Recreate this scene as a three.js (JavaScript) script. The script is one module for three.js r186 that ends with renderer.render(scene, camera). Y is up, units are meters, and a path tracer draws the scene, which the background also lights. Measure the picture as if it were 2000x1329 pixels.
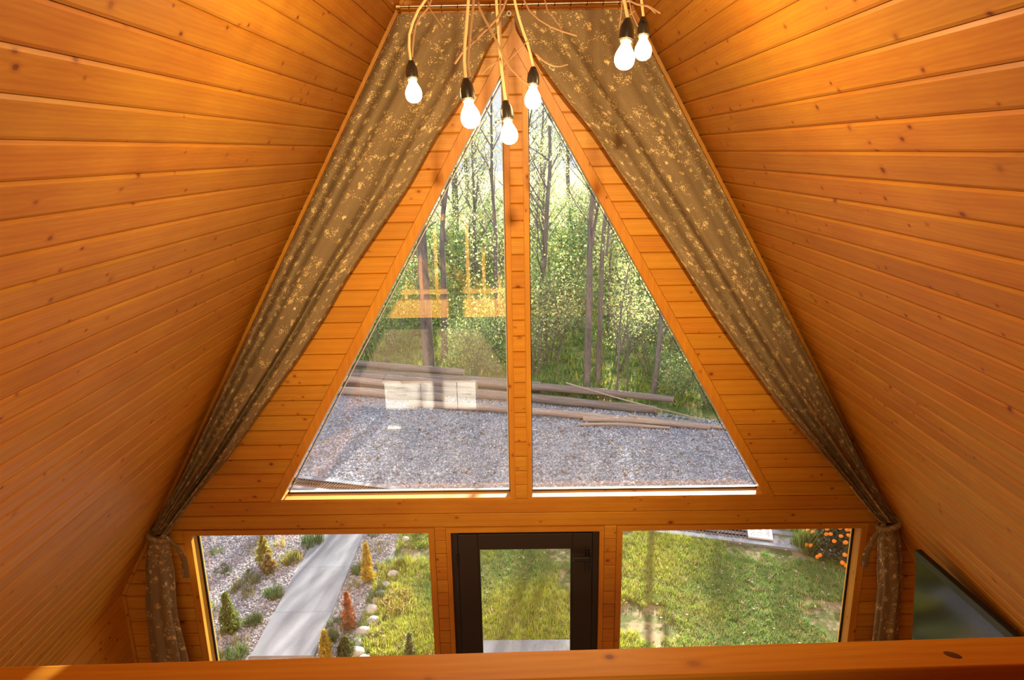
import * as THREE from 'three';
import { mergeGeometries } from 'three/addons/utils/BufferGeometryUtils.js';
import { RoundedBoxGeometry } from 'three/addons/geometries/RoundedBoxGeometry.js';

// ---------------------------------------------------------------- camera, sky, sun, exposure
const scene = new THREE.Scene();
const rad = Math.PI / 180;
const camera = new THREE.PerspectiveCamera(51.74, 2000 / 1329, 0.05, 400);
camera.rotation.order = 'YXZ';
camera.position.set(0.010, 4.727, 4.5);
camera.rotation.set(-15.13 * rad, 0.72 * rad, -1.03 * rad);

const renderer = new THREE.WebGLRenderer({ antialias: true });
renderer.toneMapping = THREE.LinearToneMapping;
renderer.toneMappingExposure = 1.0;
renderer.shadowMap.enabled = true;

scene.background = new THREE.Color().setRGB(0.95, 1.0, 1.08);

const sun = new THREE.DirectionalLight(new THREE.Color().setRGB(1.0, 0.89, 0.72), 32);
sun.position.set(0.75 * 5, 1.04 * 5 + 1, -3.6 * 5);
sun.target.position.set(0, 1, 0);
sun.castShadow = true;
sun.shadow.mapSize.set(4096, 4096);
Object.assign(sun.shadow.camera, { left: -14, right: 14, top: 14, bottom: -14, near: 0.5, far: 60 });
scene.add(sun, sun.target);

const BULB_POWER = 0.56, SPOT_POWER = 140, BULB_COLOR = [1.0, 0.68, 0.30];

// ---------------------------------------------------------------- helpers
function rng(seed) { let a = seed >>> 0; return () => { a = (a + 0x6D2B79F5) >>> 0; let t = a; t = Math.imul(t ^ (t >>> 15), t | 1); t ^= t + Math.imul(t ^ (t >>> 7), t | 61); return ((t ^ (t >>> 14)) >>> 0) / 4294967296; }; }
const lerp = THREE.MathUtils.lerp, clamp = THREE.MathUtils.clamp, smooth = THREE.MathUtils.smoothstep;
function hash2(x, y, s) { let h = Math.imul(x, 374761393) + Math.imul(y, 668265263) + Math.imul(s, 1274126177); h = Math.imul(h ^ (h >>> 13), 1274126177); return ((h ^ (h >>> 16)) >>> 0) / 4294967296; }
function vnoise(x, y, px, py, s) {            // value noise that tiles after px, py cells
  const ix = Math.floor(x), iy = Math.floor(y), fx = x - ix, fy = y - iy, u = fx * fx * (3 - 2 * fx), v = fy * fy * (3 - 2 * fy);
  const m = (a, p) => ((a % p) + p) % p, x0 = m(ix, px), x1 = m(ix + 1, px), y0 = m(iy, py), y1 = m(iy + 1, py);
  return lerp(lerp(hash2(x0, y0, s), hash2(x1, y0, s), u), lerp(hash2(x0, y1, s), hash2(x1, y1, s), u), v);
}
function fbm(u, v, px, py, s, n = 4) { let a = 0, w = 0.5, t = 0; for (let i = 0; i < n; i++) { a += w * vnoise(u * px, v * py, px, py, s + i * 17); t += w; w *= 0.5; px *= 2; py *= 2; } return a / t; }
const toSRGB = (c) => Math.round(255 * clamp(c <= 0.0031308 ? c * 12.92 : 1.055 * Math.pow(c, 1 / 2.4) - 0.055, 0, 1));
function texture(w, h, fn, srgb = true) {     // fn(u, v) -> linear [r, g, b]
  const d = new Uint8Array(w * h * 4);
  for (let j = 0; j < h; j++) for (let i = 0; i < w; i++) {
    const c = fn((i + 0.5) / w, (j + 0.5) / h), k = (j * w + i) * 4;
    for (let n = 0; n < 3; n++) d[k + n] = srgb ? toSRGB(c[n]) : Math.round(255 * clamp(c[n], 0, 1));
    d[k + 3] = 255;
  }
  const t = new THREE.DataTexture(d, w, h);
  t.wrapS = t.wrapT = THREE.RepeatWrapping; t.magFilter = THREE.LinearFilter; t.minFilter = THREE.LinearMipmapLinearFilter; t.generateMipmaps = true;
  if (srgb) t.colorSpace = THREE.SRGBColorSpace;
  t.needsUpdate = true;
  return t;
}
const used = {};
function numbered(name) { const n = used[name] = (used[name] ?? -1) + 1; return n ? name + '_' + String(n).padStart(3, '0') : name; }
function mesh(name, geo, mat, parent) { const m = new THREE.Mesh(geo, mat); m.name = parent ? name : numbered(name); m.castShadow = m.receiveShadow = true; (parent ?? scene).add(m); return m; }
function thing(name, label, category, pos = [0, 0, 0], group) { const o = new THREE.Group(); o.name = numbered(name); o.position.set(...pos); o.userData = { label, category }; if (group) o.userData.group = group; scene.add(o); return o; }
function tag(o, label, category, group) { Object.assign(o.userData, { label, category }); if (group) o.userData.group = group; return o; }
function struct(name, geo, mat) { const o = geo ? new THREE.Mesh(geo, mat) : new THREE.Group(); o.name = name; o.castShadow = o.receiveShadow = true; o.userData.kind = 'structure'; scene.add(o); return o; }
function geoFrom(pos, uv) { const g = new THREE.BufferGeometry(); g.setAttribute('position', new THREE.Float32BufferAttribute(pos, 3)); g.setAttribute('uv', new THREE.Float32BufferAttribute(uv, 2)); g.computeVertexNormals(); return g; }
// wood textures cover 4.8 m along the grain and 0.33 m across
const GU = 4.8, GV = 0.33;
let R = rng(11);
function grainUV(g, axis) {                    // uv in metres along a grain axis, each piece with its own place in the texture
  if (g.index) g = g.toNonIndexed();
  g.computeBoundingBox();
  const s = g.boundingBox.getSize(new THREE.Vector3()).toArray(), a = axis ?? s.indexOf(Math.max(...s)), p = g.attributes.position, n = g.attributes.normal, uv = new Float32Array(p.count * 2), u0 = R(), v0 = R();
  for (let i = 0; i < p.count; i++) {
    const P = [p.getX(i), p.getY(i), p.getZ(i)], N = [Math.abs(n.getX(i)), Math.abs(n.getY(i)), Math.abs(n.getZ(i))], k = N.indexOf(Math.max(...N));
    const b = k === a ? (a + 1) % 3 : 3 - a - k, c = k === a ? (a + 2) % 3 : a;
    uv[2 * i] = P[c] / GU + u0; uv[2 * i + 1] = P[b] / GV + v0;
  }
  g.setAttribute('uv', new THREE.BufferAttribute(uv, 2));
  return g;
}
function box(w, h, d, x = 0, y = 0, z = 0, r = 0, axis) { const g = r ? new RoundedBoxGeometry(w, h, d, 2, r) : new THREE.BoxGeometry(w, h, d); g.translate(x, y, z); return grainUV(g, axis); }
const bx = (x0, x1, y0, y1, z0, z1, r = 0, axis) => box(x1 - x0, y1 - y0, z1 - z0, (x0 + x1) / 2, (y0 + y1) / 2, (z0 + z1) / 2, r, axis);
function prism(pts, z0, z1, axis) { const g = new THREE.ExtrudeGeometry(new THREE.Shape(pts.map((p) => new THREE.Vector2(...p))), { depth: z1 - z0, bevelEnabled: false }); g.translate(0, 0, z0); return axis === 'raw' ? g : grainUV(g, axis); }
// a tongue-and-groove board: length along x with slanted ends, height 0..h along y, face at z = th, chamfered long edges
function boardGeo(xl0, xl1, xr0, xr1, h, th = 0.014, ch = 0.0055, gap = 0.0035, cd = ch) {
  const prof = [[0, 0], [0, th - cd], [ch, th], [h - gap - ch, th], [h - gap, th - cd], [h - gap, 0]], pos = [], uv = [], u0 = R(), v0 = R();
  const xl = (y) => lerp(xl0, xl1, y / h), xr = (y) => lerp(xr0, xr1, y / h);
  const put = (x, y, z, k) => { pos.push(x, y, z); uv.push(x / GU + u0, (y + k) / GV + v0); };
  let acc = 0;
  for (let i = 0; i < prof.length; i++) {
    const a = prof[i], b = prof[(i + 1) % prof.length];
    const A = [xl(a[0]), a[0], a[1]], B = [xr(a[0]), a[0], a[1]], C = [xr(b[0]), b[0], b[1]], D = [xl(b[0]), b[0], b[1]];
    for (const P of [A, B, C, A, C, D]) put(P[0], P[1], P[2], 0);
  }
  for (let i = 1; i < prof.length - 1; i++) {
    for (const k of [0, i + 1, i]) put(xl(prof[k][0]), prof[k][0], prof[k][1], 0);
    for (const k of [0, i, i + 1]) put(xr(prof[k][0]), prof[k][0], prof[k][1], 0);
  }
  return geoFrom(pos, uv);
}
function tubeGeo(pts, r0, r1, sides = 6, seg = 0) {
  const c = new THREE.CatmullRomCurve3(pts.map((p) => new THREE.Vector3(...p))), n = seg || Math.max(2, (pts.length - 1) * 4), g = new THREE.TubeGeometry(c, n, 1, sides, false), p = g.attributes.position, nn = g.attributes.normal;
  for (let i = 0; i <= n; i++) for (let j = 0; j <= sides; j++) { const k = i * (sides + 1) + j, r = lerp(r0, r1, i / n) - 1; p.setXYZ(k, p.getX(k) + nn.getX(k) * r, p.getY(k) + nn.getY(k) * r, p.getZ(k) + nn.getZ(k) * r); }
  return g;
}

// ---------------------------------------------------------------- materials
function woodTexture(seed) {
  const r = rng(seed), knots = [];
  for (let i = 0; i < 30; i++) knots.push([r(), r(), 0.005 + 0.009 * r() * r(), 0.55 + 0.35 * r(), 0.4 + 0.6 * r()]);
  return texture(2048, 256, (u, v) => {
    let warp = 0, dark = 0, ring = 0;
    for (const [ku, kv, kr, asp, st] of knots) {
      let du = u - ku, dv = v - kv; du -= Math.round(du); dv -= Math.round(dv);
      const x = du * GU, y = dv * GV;
      if (Math.abs(x) > 0.12 || Math.abs(y) > 0.06) continue;
      const d = Math.hypot(x * asp, y) / kr;
      warp += Math.sign(y) * 0.010 * Math.exp(-(x * x) / 0.0016) * Math.exp(-Math.abs(y) / 0.02);
      dark = Math.max(dark, st * (1 - smooth(d, 0.55, 1.15)));
      ring = Math.max(ring, 0.35 * st * (1 - smooth(d, 1.0, 2.3)));
    }
    const y = v * GV + warp, bend = 0.02 * fbm(u, v, 6, 2, seed + 3, 3);
    const g = Math.sin(2 * Math.PI * (y + bend * 1.6) * (7 / GV)), g2 = Math.sin(2 * Math.PI * ((y + bend) * (21 / GV) + 3 * fbm(u, v, 4, 3, seed + 9, 2)));
    const fib = vnoise(u * 90, v * 150, 90, 150, seed + 21) - 0.5, stain = fbm(u, v, 14, 2, seed + 31, 4) - 0.5;
    let t = 1 + 0.03 * g + 0.03 * g2 + 0.08 * fib + 0.24 * stain;
    t *= 1 - 0.45 * ring;
    return [0.62 * t * (1 - 0.62 * dark), 0.265 * t * t * (1 - 0.74 * dark), 0.020 * t * t * (1 - 0.7 * dark)];
  });
}
const woodTex = [5, 23, 71].map(woodTexture), woodMats = [];
const tones = [[1, 1, 1], [1.05, 1.07, 1.1], [0.93, 0.9, 0.88], [1.0, 0.95, 0.9], [0.97, 1.02, 1.05], [1.04, 0.99, 0.95]];
for (const map of woodTex) for (const t of tones) woodMats.push(new THREE.MeshPhysicalMaterial({ name: 'lacquered_pine', map, color: new THREE.Color().setRGB(...t), roughness: 0.46, specularIntensity: 0.7, clearcoat: 0.06, clearcoatRoughness: 0.25 }));
const wood = () => woodMats[Math.floor(R() * woodMats.length)];
const plainMat = (name, c, roughness = 0.6, extra = {}) => new THREE.MeshPhysicalMaterial({ name, color: new THREE.Color().setRGB(...c), roughness, ...extra });
const M = {
  glass: new THREE.MeshPhysicalMaterial({ name: 'window_glass', color: 0xffffff, roughness: 0.0, transmission: 1, thickness: 0, ior: 1.62 }),
  gasket: plainMat('black_rubber', [0.008, 0.008, 0.009], 0.7),
  bead: plainMat('pale_bead', [0.62, 0.58, 0.55], 0.4),
  door: plainMat('dark_brown_frame', [0.030, 0.017, 0.011], 0.45),
  black: plainMat('black_metal', [0.014, 0.012, 0.012], 0.2),
  bakelite: plainMat('black_bakelite', [0.013, 0.011, 0.009], 0.28),
  cord: plainMat('tan_cord', [0.55, 0.36, 0.17], 0.85),
  twig: plainMat('peeled_twig', [0.22, 0.115, 0.05], 0.8),
  brass: plainMat('brass', [0.80, 0.60, 0.32], 0.3, { metalness: 1 }),
  steel: plainMat('brushed_steel', [0.72, 0.66, 0.58], 0.32, { metalness: 1 }),
  bulb: new THREE.MeshStandardMaterial({ name: 'lit_bulb', color: 0xffffff, emissive: new THREE.Color().setRGB(1, 0.80, 0.52), emissiveIntensity: 9, roughness: 0.3 }),
  white: plainMat('white_lacquer', [0.78, 0.76, 0.72], 0.35),
  floor: plainMat('floor_boards', [0.13, 0.085, 0.05], 0.45),
  tvBody: plainMat('black_plastic', [0.012, 0.014, 0.013], 0.35),
  tvScreen: plainMat('dark_screen', [0.012, 0.013, 0.015], 0.10),
};

// ---------------------------------------------------------------- the shell
const X0 = 3.891, MS = Math.tan(30 * rad), KX = 2.959, KY = (X0 - KX) / MS, AY = X0 / MS, ZB = 7.5;   // slope: |x| = X0 - MS y
const PITCH = 0.1085, ROW0 = 2.1255;
const slopeX = (y) => Math.min(KX, X0 - MS * y);
const WI = 3.070, CAS = 0.066, SILL = 2.360, MULL = 0.077;      // upper windows: opening |x| < WI - MS y
const LW = { x0: -2.40, x1: -0.663 }, RW = { x0: 0.712, x1: 2.43 }, WTOP = 2.092, WBOT = 0.36, DR = { x0: -0.513, x1: 0.556, top: 2.083 };

// front gable: backing with the openings, then every board on it
const gs = new THREE.Shape([[-KX - 0.3, -0.3], [KX + 0.3, -0.3], [KX + 0.3, KY - 0.1], [0, AY + 0.42], [-KX - 0.3, KY - 0.1]].map((p) => new THREE.Vector2(...p)));
const triL = [[-MULL, SILL - 0.021], [-MULL, (WI - MULL) / MS], [-(WI - MS * (SILL - 0.021)), SILL - 0.021]], triR = triL.map(([x, y]) => [-x, y]).reverse();
const rect = (x0, x1, y0, y1) => [[x0, y0], [x0, y1], [x1, y1], [x1, y0]];
for (const h of [triL, triR, rect(LW.x0, LW.x1, WBOT, WTOP), rect(RW.x0, RW.x1, WBOT, WTOP), rect(DR.x0, DR.x1, 0, DR.top)]) gs.holes.push(new THREE.Path(h.map((p) => new THREE.Vector2(...p))));
const wf = new THREE.ExtrudeGeometry(gs, { depth: 0.13, bevelEnabled: false }); wf.translate(0, 0, -0.144);
const wallFront = struct('wall_front', grainUV(wf, 0), woodMats[2]);
function rowBoard(parent, k, xl, xr, n = 'board') {
  const y = ROW0 + k * PITCH, a = xl(y), b = xl(y + PITCH), c = xr(y), d = xr(y + PITCH);
  if (c - a < 0.01 && d - b < 0.01) return;
  const m = mesh(n, boardGeo(a, Math.min(b, Math.max(d, b)), c, d, PITCH), wood(), parent);
  m.position.set(0, y, -0.014);
}
const co = (y) => WI + CAS - MS * y;                                  // outer line of the casing
for (let k = -20; k < 43; k++) {
  const y = ROW0 + k * PITCH, yt = y + PITCH, e = 0.004;
  if (k >= 2) {
    if (yt <= (WI + CAS) / MS + 0.06) {
      rowBoard(wallFront, k, (y) => -slopeX(y), (y) => -Math.max(co(y), 0) - e);
      rowBoard(wallFront, k, (y) => Math.max(co(y), 0) + e, (y) => slopeX(y));
      if (yt < (WI - MULL) / MS) rowBoard(wallFront, k, () => -0.040, () => 0.040);
    } else rowBoard(wallFront, k, (y) => -Math.max(slopeX(y), 0), (y) => Math.max(slopeX(y), 0));
  } else if (k >= 0) rowBoard(wallFront, k, (y) => -slopeX(y), (y) => slopeX(y));
  else if (y > WBOT - 0.03) {
    rowBoard(wallFront, k, (y) => -slopeX(y), () => LW.x0 - 0.044);
    rowBoard(wallFront, k, () => LW.x1 + 0.036, () => DR.x0 - 0.036);
    rowBoard(wallFront, k, () => DR.x1 + 0.036, () => RW.x0 - 0.036);
    rowBoard(wallFront, k, () => RW.x1 + 0.044, (y) => slopeX(y));
  } else if (yt > 0.02) {
    rowBoard(wallFront, k, (y) => -slopeX(y), () => DR.x0 - 0.036);
    rowBoard(wallFront, k, () => DR.x1 + 0.036, (y) => slopeX(y));
  }
}

// the two sloping sides: a roof slab and its boards, laid along z
const SL = Math.hypot(KX, AY - KY);
function slope(side) {
  const name = side < 0 ? 'wall_left_slope' : 'wall_right_slope';
  const s = struct(name), F = new THREE.Matrix4();
  // local frame: x along the room (z), y up the slope, z into the room
  const up = new THREE.Vector3(-side * KX, AY - KY, 0).normalize(), along = new THREE.Vector3(0, 0, side), inn = new THREE.Vector3().crossVectors(along, up);
  F.makeBasis(along, up, inn).setPosition(side * KX, KY, side < 0 ? ZB : 0);
  const put = (m) => { m.applyMatrix4(F); };
  const back = new THREE.Mesh(bx(-0.2, ZB + 0.2, -0.25, SL + 0.2, -0.20, -0.0165), woodMats[2]); back.name = 'roof_slab'; back.castShadow = back.receiveShadow = true; put(back); s.add(back);
  const off = ((3.426 % PITCH) + (side > 0 ? 0.03 : 0)) % PITCH;
  for (let k = -1; ; k++) {
    let a = off + k * PITCH, b = Math.min(a + PITCH, SL - 0.012); if (a > SL - 0.02) break;
    a = Math.max(a, 0); if (b - a < 0.015) continue;
    const g = boardGeo(0, 0, ZB, ZB, b - a, 0.016, 0.010, 0.0025, 0.005); g.translate(0, a, -0.016);
    const m = new THREE.Mesh(g, wood()); m.name = 'board'; m.castShadow = m.receiveShadow = true; put(m); s.add(m);
  }
}
slope(-1); slope(1);
// knee walls
for (const side of [-1, 1]) {
  const s = struct(side < 0 ? 'wall_left' : 'wall_right');
  mesh('backing', bx(Math.min(side * (KX + 0.014), side * (KX + 0.2)), Math.max(side * (KX + 0.014), side * (KX + 0.2)), -0.3, KY + 0.02, -0.1, ZB + 0.2, 0, 2), woodMats[2], s);
  for (let k = 0; k < 15; k++) {
    const h = Math.min(PITCH, KY - k * PITCH), g = boardGeo(0, 0, ZB, ZB, h); g.translate(0, k * PITCH, -0.014);
    const m = mesh('board', g, wood(), s); m.rotation.y = side < 0 ? Math.PI / 2 : -Math.PI / 2; m.position.set(side * KX, 0, side < 0 ? ZB : 0);
  }
}
// floor, back wall, loft
struct('floor', bx(-KX - 0.1, KX + 0.1, -0.12, 0, -0.1, ZB + 0.1), M.floor);
const bw = new THREE.Shape([[-KX - 0.1, -0.1], [KX + 0.1, -0.1], [KX + 0.1, KY - 0.05], [0, AY + 0.15], [-KX - 0.1, KY - 0.05]].map((p) => new THREE.Vector2(...p)));
const bwg = new THREE.ExtrudeGeometry(bw, { depth: 0.15, bevelEnabled: false }); bwg.translate(0, 0, ZB);
struct('wall_back', grainUV(bwg, 0), plainMat('dark_panel', [0.17, 0.105, 0.055], 0.6));
const LZ = 3.60, LT = 3.0, LBm = 2.78;
struct('floor_loft', prism([[-slopeX(LBm), LBm + 0.02], [slopeX(LBm), LBm + 0.02], [slopeX(LT), LT], [-slopeX(LT), LT]], LZ + 0.05, ZB), woodMats[3]);
struct('trim_loft_edge', prism([[-slopeX(LBm), LBm], [slopeX(LBm), LBm], [slopeX(LT), LT], [-slopeX(LT), LT]], LZ - 0.02, LZ + 0.049, 0), woodMats[1]);

// trims where the gable meets the slopes and the knee walls
let trimNo = 0;
for (const side of [-1, 1]) {
  const w = 0.022, o = (p) => [side * p[0], p[1]];
  const pts = [[KX, KY], [0.02, (X0 - 0.02) / MS], [0.02, (X0 - 0.02) / MS - w / MS * 1.1], [KX - w, KY - 0.004]].map(o);
  struct('trim_' + ++trimNo, prism(side < 0 ? pts : pts.reverse(), 0, 0.02, 1), woodMats[2]);
  struct('trim_' + ++trimNo, bx(Math.min(side * KX, side * (KX - w)), Math.max(side * KX, side * (KX - w)), 0, KY - 0.01, 0, 0.02), woodMats[2]);
}

// ---------------------------------------------------------------- windows and door
const GZ = -0.105;                                                   // plane of the glass
function strip(g, name, pts, z0, z1, mat, axis) { return mesh(name, prism(pts, z0, z1, axis), mat ?? wood(), g); }
function alongEdge(a, b, w0, w1) {                                   // a bar along the edge a-b, from w0 to w1 to its left
  const dx = b[0] - a[0], dy = b[1] - a[1], l = Math.hypot(dx, dy), nx = -dy / l, ny = dx / l;
  return [[a[0] + nx * w0, a[1] + ny * w0], [b[0] + nx * w0, b[1] + ny * w0], [b[0] + nx * w1, b[1] + ny * w1], [a[0] + nx * w1, a[1] + ny * w1]];
}
function barAlong(parent, name, a, b, w0, w1, z0, z1, mat) {         // the same as a bar with its grain along it
  const l = Math.hypot(b[0] - a[0], b[1] - a[1]), g = bx(0, l, w0, w1, z0, z1, 0, 0), m = mesh(name, g, mat, parent);
  m.position.set(a[0], a[1], 0); m.rotation.z = Math.atan2(b[1] - a[1], b[0] - a[0]); return m;
}
function slopedWindow(side, n) {
  const w = struct('window_' + n), s = side, P = (x, y) => [s * x, y];
  const ax = MULL, ay = (WI - MULL) / MS, bxx = WI - MS * SILL, lw = 0.012;
  // casing on the wall face: along the slope (mitred at the middle) and under the sill
  const c1 = [P(0, (WI + CAS) / MS), P(0, WI / MS), P(bxx, SILL), P(bxx + CAS + 0.012, SILL - 0.020)];
  mesh('casing', prism(s < 0 ? c1 : c1.slice().reverse(), -0.014, 0.006, 1), woodMats[5], w);
  const c2 = [P(MULL, SILL - 0.024), P(bxx + CAS + 0.012, SILL - 0.024), P(bxx + 0.02, SILL + 0.001), P(MULL, SILL + 0.001)];
  mesh('casing', prism(s < 0 ? c2.slice().reverse() : c2, -0.014, 0.006, 0), woodMats[0], w);
  // strip of the middle post
  mesh('post_strip', bx(Math.min(s * 0.043, s * MULL), Math.max(s * 0.043, s * MULL), SILL - 0.020, ay - 0.02, -0.14, 0.006, 0, 1), woodMats[s < 0 ? 3 : 0], w);
  // sill board and sloping jamb lining
  mesh('sill', bx(Math.min(s * ax, s * bxx), Math.max(s * ax, s * bxx), SILL - 0.018, SILL, -0.14, 0.008, 0.003), woodMats[1], w);
  barAlong(w, 'jamb', s < 0 ? [-bxx, SILL] : [ax, ay], s < 0 ? [-ax, ay] : [bxx, SILL], -0.002, lw, -0.14, 0.002, woodMats[4]);
  // black gasket and pale bead round the pane
  const tri = [[ax + 0.002, SILL + 0.002], [ax + 0.002, ay - 0.03], [bxx - 0.02, SILL + 0.002]];
  const E = [[tri[0], tri[1]], [tri[1], tri[2]], [tri[2], tri[0]]].map(([a, b]) => s < 0 ? [[-b[0], b[1]], [-a[0], a[1]]] : [a, b]);
  E.forEach(([a, b]) => { barAlong(w, 'gasket', a, b, -0.004, 0, GZ + 0.014, GZ + 0.020, M.gasket); });
  E.forEach(([a, b], i) => { if (i === 2 || s < 0) barAlong(w, 'frame_bead', a, b, -0.010, -0.002, GZ - 0.006, GZ + 0.013, M.bead); });
  const pts = tri.map(([x, y]) => [s * x, y]);
  mesh('pane', prism(s < 0 ? pts : pts.slice().reverse(), GZ - 0.010, GZ, 'raw'), M.glass, w);
  return w;
}
slopedWindow(-1, 1); slopedWindow(1, 2);
function rectWindow(n, o, leftCas, rightCas) {
  const w = struct('window_' + n), f = 0.006;
  mesh('casing', bx(o.x0 - leftCas, o.x1 + rightCas, WTOP, ROW0 - 0.003, -0.014, f), woodMats[0], w);
  mesh('casing', bx(o.x0 - leftCas, o.x0, WBOT - 0.03, WTOP, -0.014, f), woodMats[3], w);
  mesh('casing', bx(o.x1, o.x1 + rightCas, WBOT - 0.03, WTOP, -0.014, f), woodMats[5], w);
  mesh('jamb', bx(o.x0 - 0.002, o.x0 + 0.010, WBOT, WTOP, -0.14, 0.004), woodMats[1], w);
  mesh('jamb', bx(o.x1 - 0.010, o.x1 + 0.002, WBOT, WTOP, -0.14, 0.004), woodMats[1], w);
  mesh('jamb', bx(o.x0 + 0.010, o.x1 - 0.010, WTOP - 0.010, WTOP + 0.002, -0.14, 0.004), woodMats[4], w);
  mesh('sill', bx(o.x0 + 0.01, o.x1 - 0.01, WBOT - 0.02, WBOT + 0.01, -0.14, 0.02), woodMats[1], w);
  const x0 = o.x0 + 0.010, x1 = o.x1 - 0.010, y0 = WBOT + 0.01, y1 = WTOP - 0.010, g = 0.012;
  for (const [a, b, c, d] of [[x0, x0 + g, y0, y1], [x1 - g, x1, y0, y1], [x0 + g, x1 - g, y1 - g, y1], [x0 + g, x1 - g, y0, y0 + g]]) mesh('gasket', bx(a, b, c, d, GZ, GZ + 0.014), M.gasket, w);
  mesh('pane', bx(x0, x1, y0, y1, GZ - 0.012, GZ - 0.002), M.glass, w);
}
rectWindow(3, LW, 0.040, 0.033); rectWindow(4, RW, 0.033, 0.040);
{
  const d = struct('door_1'), f = 0.006;
  mesh('casing', bx(DR.x0 - 0.033, DR.x1 + 0.033, DR.top, ROW0 - 0.003, -0.014, f), woodMats[0], d);
  mesh('casing', bx(DR.x0 - 0.033, DR.x0, 0, DR.top, -0.014, f), woodMats[3], d);
  mesh('casing', bx(DR.x1, DR.x1 + 0.033, 0, DR.top, -0.014, f), woodMats[5], d);
  const fz0 = -0.10, fz1 = -0.028, fw = 0.045;
  mesh('door_frame', bx(DR.x0, DR.x0 + fw, 0, DR.top, fz0, fz1, 0.003), M.door, d);
  mesh('door_frame', bx(DR.x1 - fw, DR.x1, 0, DR.top, fz0, fz1, 0.003), M.door, d);
  mesh('door_frame', bx(DR.x0 + fw, DR.x1 - fw, DR.top - fw * 0.5, DR.top, fz0, fz1, 0.003), M.door, d);
  const lx0 = DR.x0 + fw + 0.004, lx1 = DR.x1 - fw - 0.004, ly1 = DR.top - fw * 0.5 - 0.004, sw = 0.142, lz0 = -0.09, lz1 = -0.014;
  mesh('door_stile', bx(lx0, lx0 + sw, 0.01, ly1, lz0, lz1, 0.004), M.door, d);
  mesh('door_stile', bx(lx1 - sw, lx1, 0.01, ly1, lz0, lz1, 0.004), M.door, d);
  mesh('door_rail', bx(lx0 + sw, lx1 - sw, ly1 - 0.118, ly1, lz0, lz1 - 0.001, 0.004), M.door, d);
  mesh('door_rail', bx(lx0 + sw, lx1 - sw, 0.01, 0.16, lz0, lz1 - 0.001, 0.004), M.door, d);
  const gx0 = lx0 + sw, gx1 = lx1 - sw, gy0 = 0.16, gy1 = ly1 - 0.118, b = 0.014;
  for (const [a, c, e, h] of [[gx0, gx0 + b, gy0, gy1], [gx1 - b, gx1, gy0, gy1], [gx0 + b, gx1 - b, gy1 - b, gy1], [gx0 + b, gx1 - b, gy0, gy0 + b]]) mesh('glazing_bead', bx(a, c, e, h, -0.050, -0.026, 0.002), M.door, d);
  mesh('pane', bx(gx0, gx1, gy0, gy1, -0.068, -0.052), M.glass, d);
  // lever handle: plate, boss, lever
  const hx = lx1 - 0.035, hy = 1.885, h = mesh('handle', (() => {
    const plate = new RoundedBoxGeometry(0.034, 0.20, 0.012, 2, 0.004); plate.translate(hx, hy - 0.04, lz1 + 0.006);
    const boss = new THREE.CylinderGeometry(0.017, 0.019, 0.05, 20); boss.rotateX(Math.PI / 2); boss.translate(hx, hy, lz1 + 0.032);
    const lever = new RoundedBoxGeometry(0.125, 0.040, 0.022, 3, 0.010); lever.translate(hx - 0.045, hy, lz1 + 0.062);
    return mergeGeometries([plate, boss, lever].map((g) => g.index ? g.toNonIndexed() : g));
  })(), M.black, d);
  mesh('hinge', new THREE.CylinderGeometry(0.009, 0.009, 0.10, 12).translate(lx0 - 0.004, 1.85, lz1 + 0.006), M.black, d);
}

// ---------------------------------------------------------------- loft railing and kitchen below the loft (both mirrored by the glass)
{
  const r = thing('loft_railing', 'orange pine loft railing with a smooth top rail in the foreground', 'railing', [0, 0, 0]);
  const hw = slopeX(4.0) - 0.03, tr = mesh('top_rail', box(2 * hw, 0.075, 0.062, 0, 0, 0, 0.005, 0), woodMats[1], r);
  tr.position.set(0, 4.015 - 0.0375, 3.652); tr.rotation.y = 0.030;
  const kn = (x, z, s) => { const g = new THREE.SphereGeometry(s, 16, 8); g.scale(1.5, 0.06, 0.8); const m = mesh('knot', g, M.knot ??= plainMat('dark_knot', [0.10, 0.028, 0.006], 0.5), tr); m.position.set(x, 0.0375, z); m.rotation.y = -0.5; };
  kn(0.625, 0.006, 0.008);
  mesh('bottom_rail', bx(-slopeX(3.12) + 0.03, slopeX(3.12) - 0.03, 3.06, 3.12, 3.625, 3.675), woodMats[0], r);
  for (let x = -1.75; x < 1.8; x += 0.19) { const top = Math.min(3.945, (X0 - Math.abs(x) - 0.06) / MS); if (Math.abs(x) < 1.56) mesh('baluster', bx(x - 0.021, x + 0.021, 3.0, top, 3.630, 3.670, 0.003, 1), wood(), r); }
}
function cabinet(x, w, label) {
  const c = thing('base_cabinet', label, 'cabinet', [x, 0, 7.12]);
  mesh('body', bx(-w / 2, w / 2, 0.10, 0.88, -0.33, 0.33), M.white, c);
  mesh('plinth', bx(-w / 2, w / 2, 0, 0.10, -0.28, 0.33), M.white, c);
  const dr = mesh('drawer', bx(-w / 2 + 0.003, w / 2 - 0.003, 0.72, 0.876, -0.35, -0.331, 0.003), M.white, c);
  mesh('handle', bx(-0.08, 0.08, 0.79, 0.802, -0.375, -0.351, 0.004), M.steel, dr);
  const dd = mesh('door', bx(-w / 2 + 0.003, w / 2 - 0.003, 0.11, 0.715, -0.35, -0.331, 0.003), M.white, c);
  mesh('handle', bx(-0.08, 0.08, 0.66, 0.672, -0.375, -0.351, 0.004), M.steel, dd);
}
cabinet(-2.05, 0.62, 'white kitchen cabinet mirrored in the upper left window, outermost');
cabinet(-1.42, 0.62, 'white kitchen cabinet mirrored in the upper left window, middle one');
cabinet(-0.94, 0.32, 'narrow white kitchen cabinet mirrored in the upper left window beside the post');
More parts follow.
